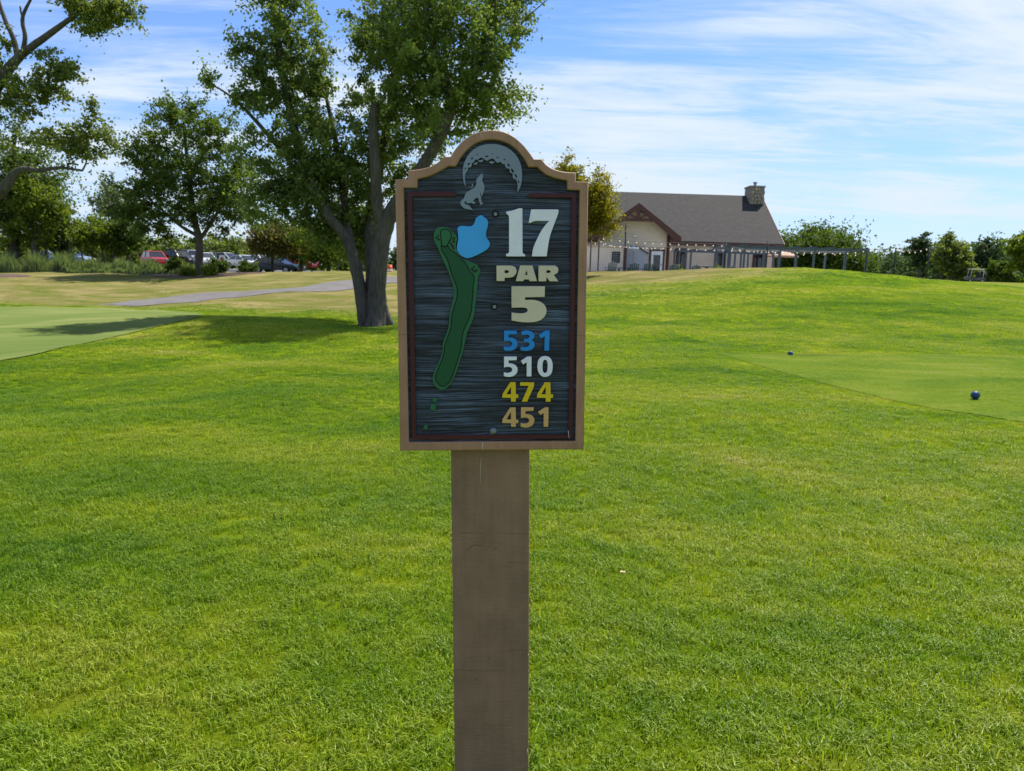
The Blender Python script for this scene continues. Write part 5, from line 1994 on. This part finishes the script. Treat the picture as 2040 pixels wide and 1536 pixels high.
# small red and white sign on a post in the parking lot
sg = P(443, 516, 76)
o = thing('parking_sign', 'small white sign with a red disc standing before the silver wagon', 'sign', (sg.x, 76, h1(sg.x, 76)))
hh_ = sg.z - h1(sg.x, 76)
MB().tube([(0, 0, 0), (0, 0, hh_ + .4)], .03, 6).build('post', M_steel, o)
MB().box(-.30, .30, -.06, -.035, hh_ - .38, hh_ + .38).build('plate', M_white, o)
b = MB()
b.lathe([(.001, 0), (.2, 0), (.2, .008)], 14)
q = b.build('disc', M_lampr, o)
q.location = (0, -.062, hh_)
q.rotation_euler = (R(90), 0, 0)
# orange traffic drum beyond the maple
cb_ = P(776, 528, 66)
o = thing('traffic_drum', 'orange striped traffic drum beyond the path right of the maple trunk', 'traffic drum', (cb_.x, 66, h1(cb_.x, 66)))
b = MB()
b.lathe([(.30, 0), (.28, .25), (.25, .6), (.22, .95), (.0, .96)], 14)
b.build('drum', plain('orange', (.75, .12, .02), .5), o)
MB().lathe([(.275, .42), (.262, .58)], 14).build('band', M_white, o)

# ------------------------------------------------------------------ golf cart
CY = 108.0
c0 = P(1941, 562, CY)
cart = thing('golf_cart', 'white roofed golf cart parked on the rise at the right, facing left', 'golf cart', (c0.x, CY, h1(c0.x, CY)), R(172))
b = MB()
b.prism([(-1.15, .25), (1.2, .25), (1.28, .5), (1.15, .72), (.75, .80), (.65, .38), (.05, .36), (.0, .62), (-.6, .66), (-1.15, .62)], -.58, .58)
b.build('body', plain('cart_body', (.10, .10, .11), .4), cart, bevel=.03)
MB().box(-.62, .02, -.52, .52, .67, .78).build('seat', M_black, cart)
MB().bar((-.60, 0, .8), (-.72, 0, 1.22), 1.02, .08, (0, 1, 0)).build('backrest', M_black, cart)
MB().box(-.95, .85, -.60, .60, 1.78, 1.85).build('roof', M_white, cart, bevel=.03)
for s in (-1, 1):
    MB().tube([(.80, s * .54, .78), (.66, s * .54, 1.78)], .025, 6).build('roof_post', M_white, cart)
    MB().tube([(-.85, s * .54, .62), (-.85, s * .54, 1.78)], .025, 6).build('roof_post', M_white, cart)
    for sx in (-.78, .82):
        w_ = MB().tube([(sx, s * .42, .23), (sx, s * .6, .23)], .23, 14).build('wheel', M_tyre, cart)
        MB().tube([(sx, s * .6001, .23), (sx, s * .61, .23)], .12, 10).build('rim', M_rim, w_)
MB().add([(.72, -.5, .8), (.72, .5, .8), (.62, .5, 1.7), (.62, -.5, 1.7)], [(0, 1, 2, 3)]).build('windscreen', M_glass, cart) if False else None
MB().tube([(.55, -.25, .7), (.35, -.25, .98)], .02, 6).build('steering_column', M_black, cart)
b = MB()
b.lathe([(.15, 0), (.18, .02), (.15, .04)], 14)
w_ = b.build('steering_wheel', M_black, cart)
w_.location = (.34, -.25, .98)
w_.rotation_euler = (0, R(-40), 0)
for i, (yy, colm, lab) in enumerate([(-.25, plain('bag_red', (.35, .03, .03), .6), 'red and black golf bag strapped on the back of the cart'), (.25, M_black, 'black golf bag strapped on the back of the cart behind the red one')]):
    cr_ = Matrix.Rotation(R(172), 3, 'Z')
    q = Vector(cart.location) + cr_ @ Vector((-1.30, yy, .32))
    bag = thing('golf_bag', lab, 'golf bag', q, R(172), 'golf bags on the cart')
    MB().tube([(0, 0, 0), (.04, 0, .45), (.08, 0, .85)], [.15, .14, .16], 12).build('bag', colm, bag)
    b = MB()
    rr_ = random.Random(i)
    for k in range(6):
        a_ = k * 1.05
        b.tube([(.08 + .07 * math.cos(a_), .07 * math.sin(a_), .8), (.10 + .09 * math.cos(a_), .09 * math.sin(a_), 1.05 + rr_.uniform(0, .12))], .008, 5)
        b.sphere((.10 + .09 * math.cos(a_), .09 * math.sin(a_), 1.1 + .02 * k), (.035, .03), 8, 5)
    b.build('club', M_steel, bag)
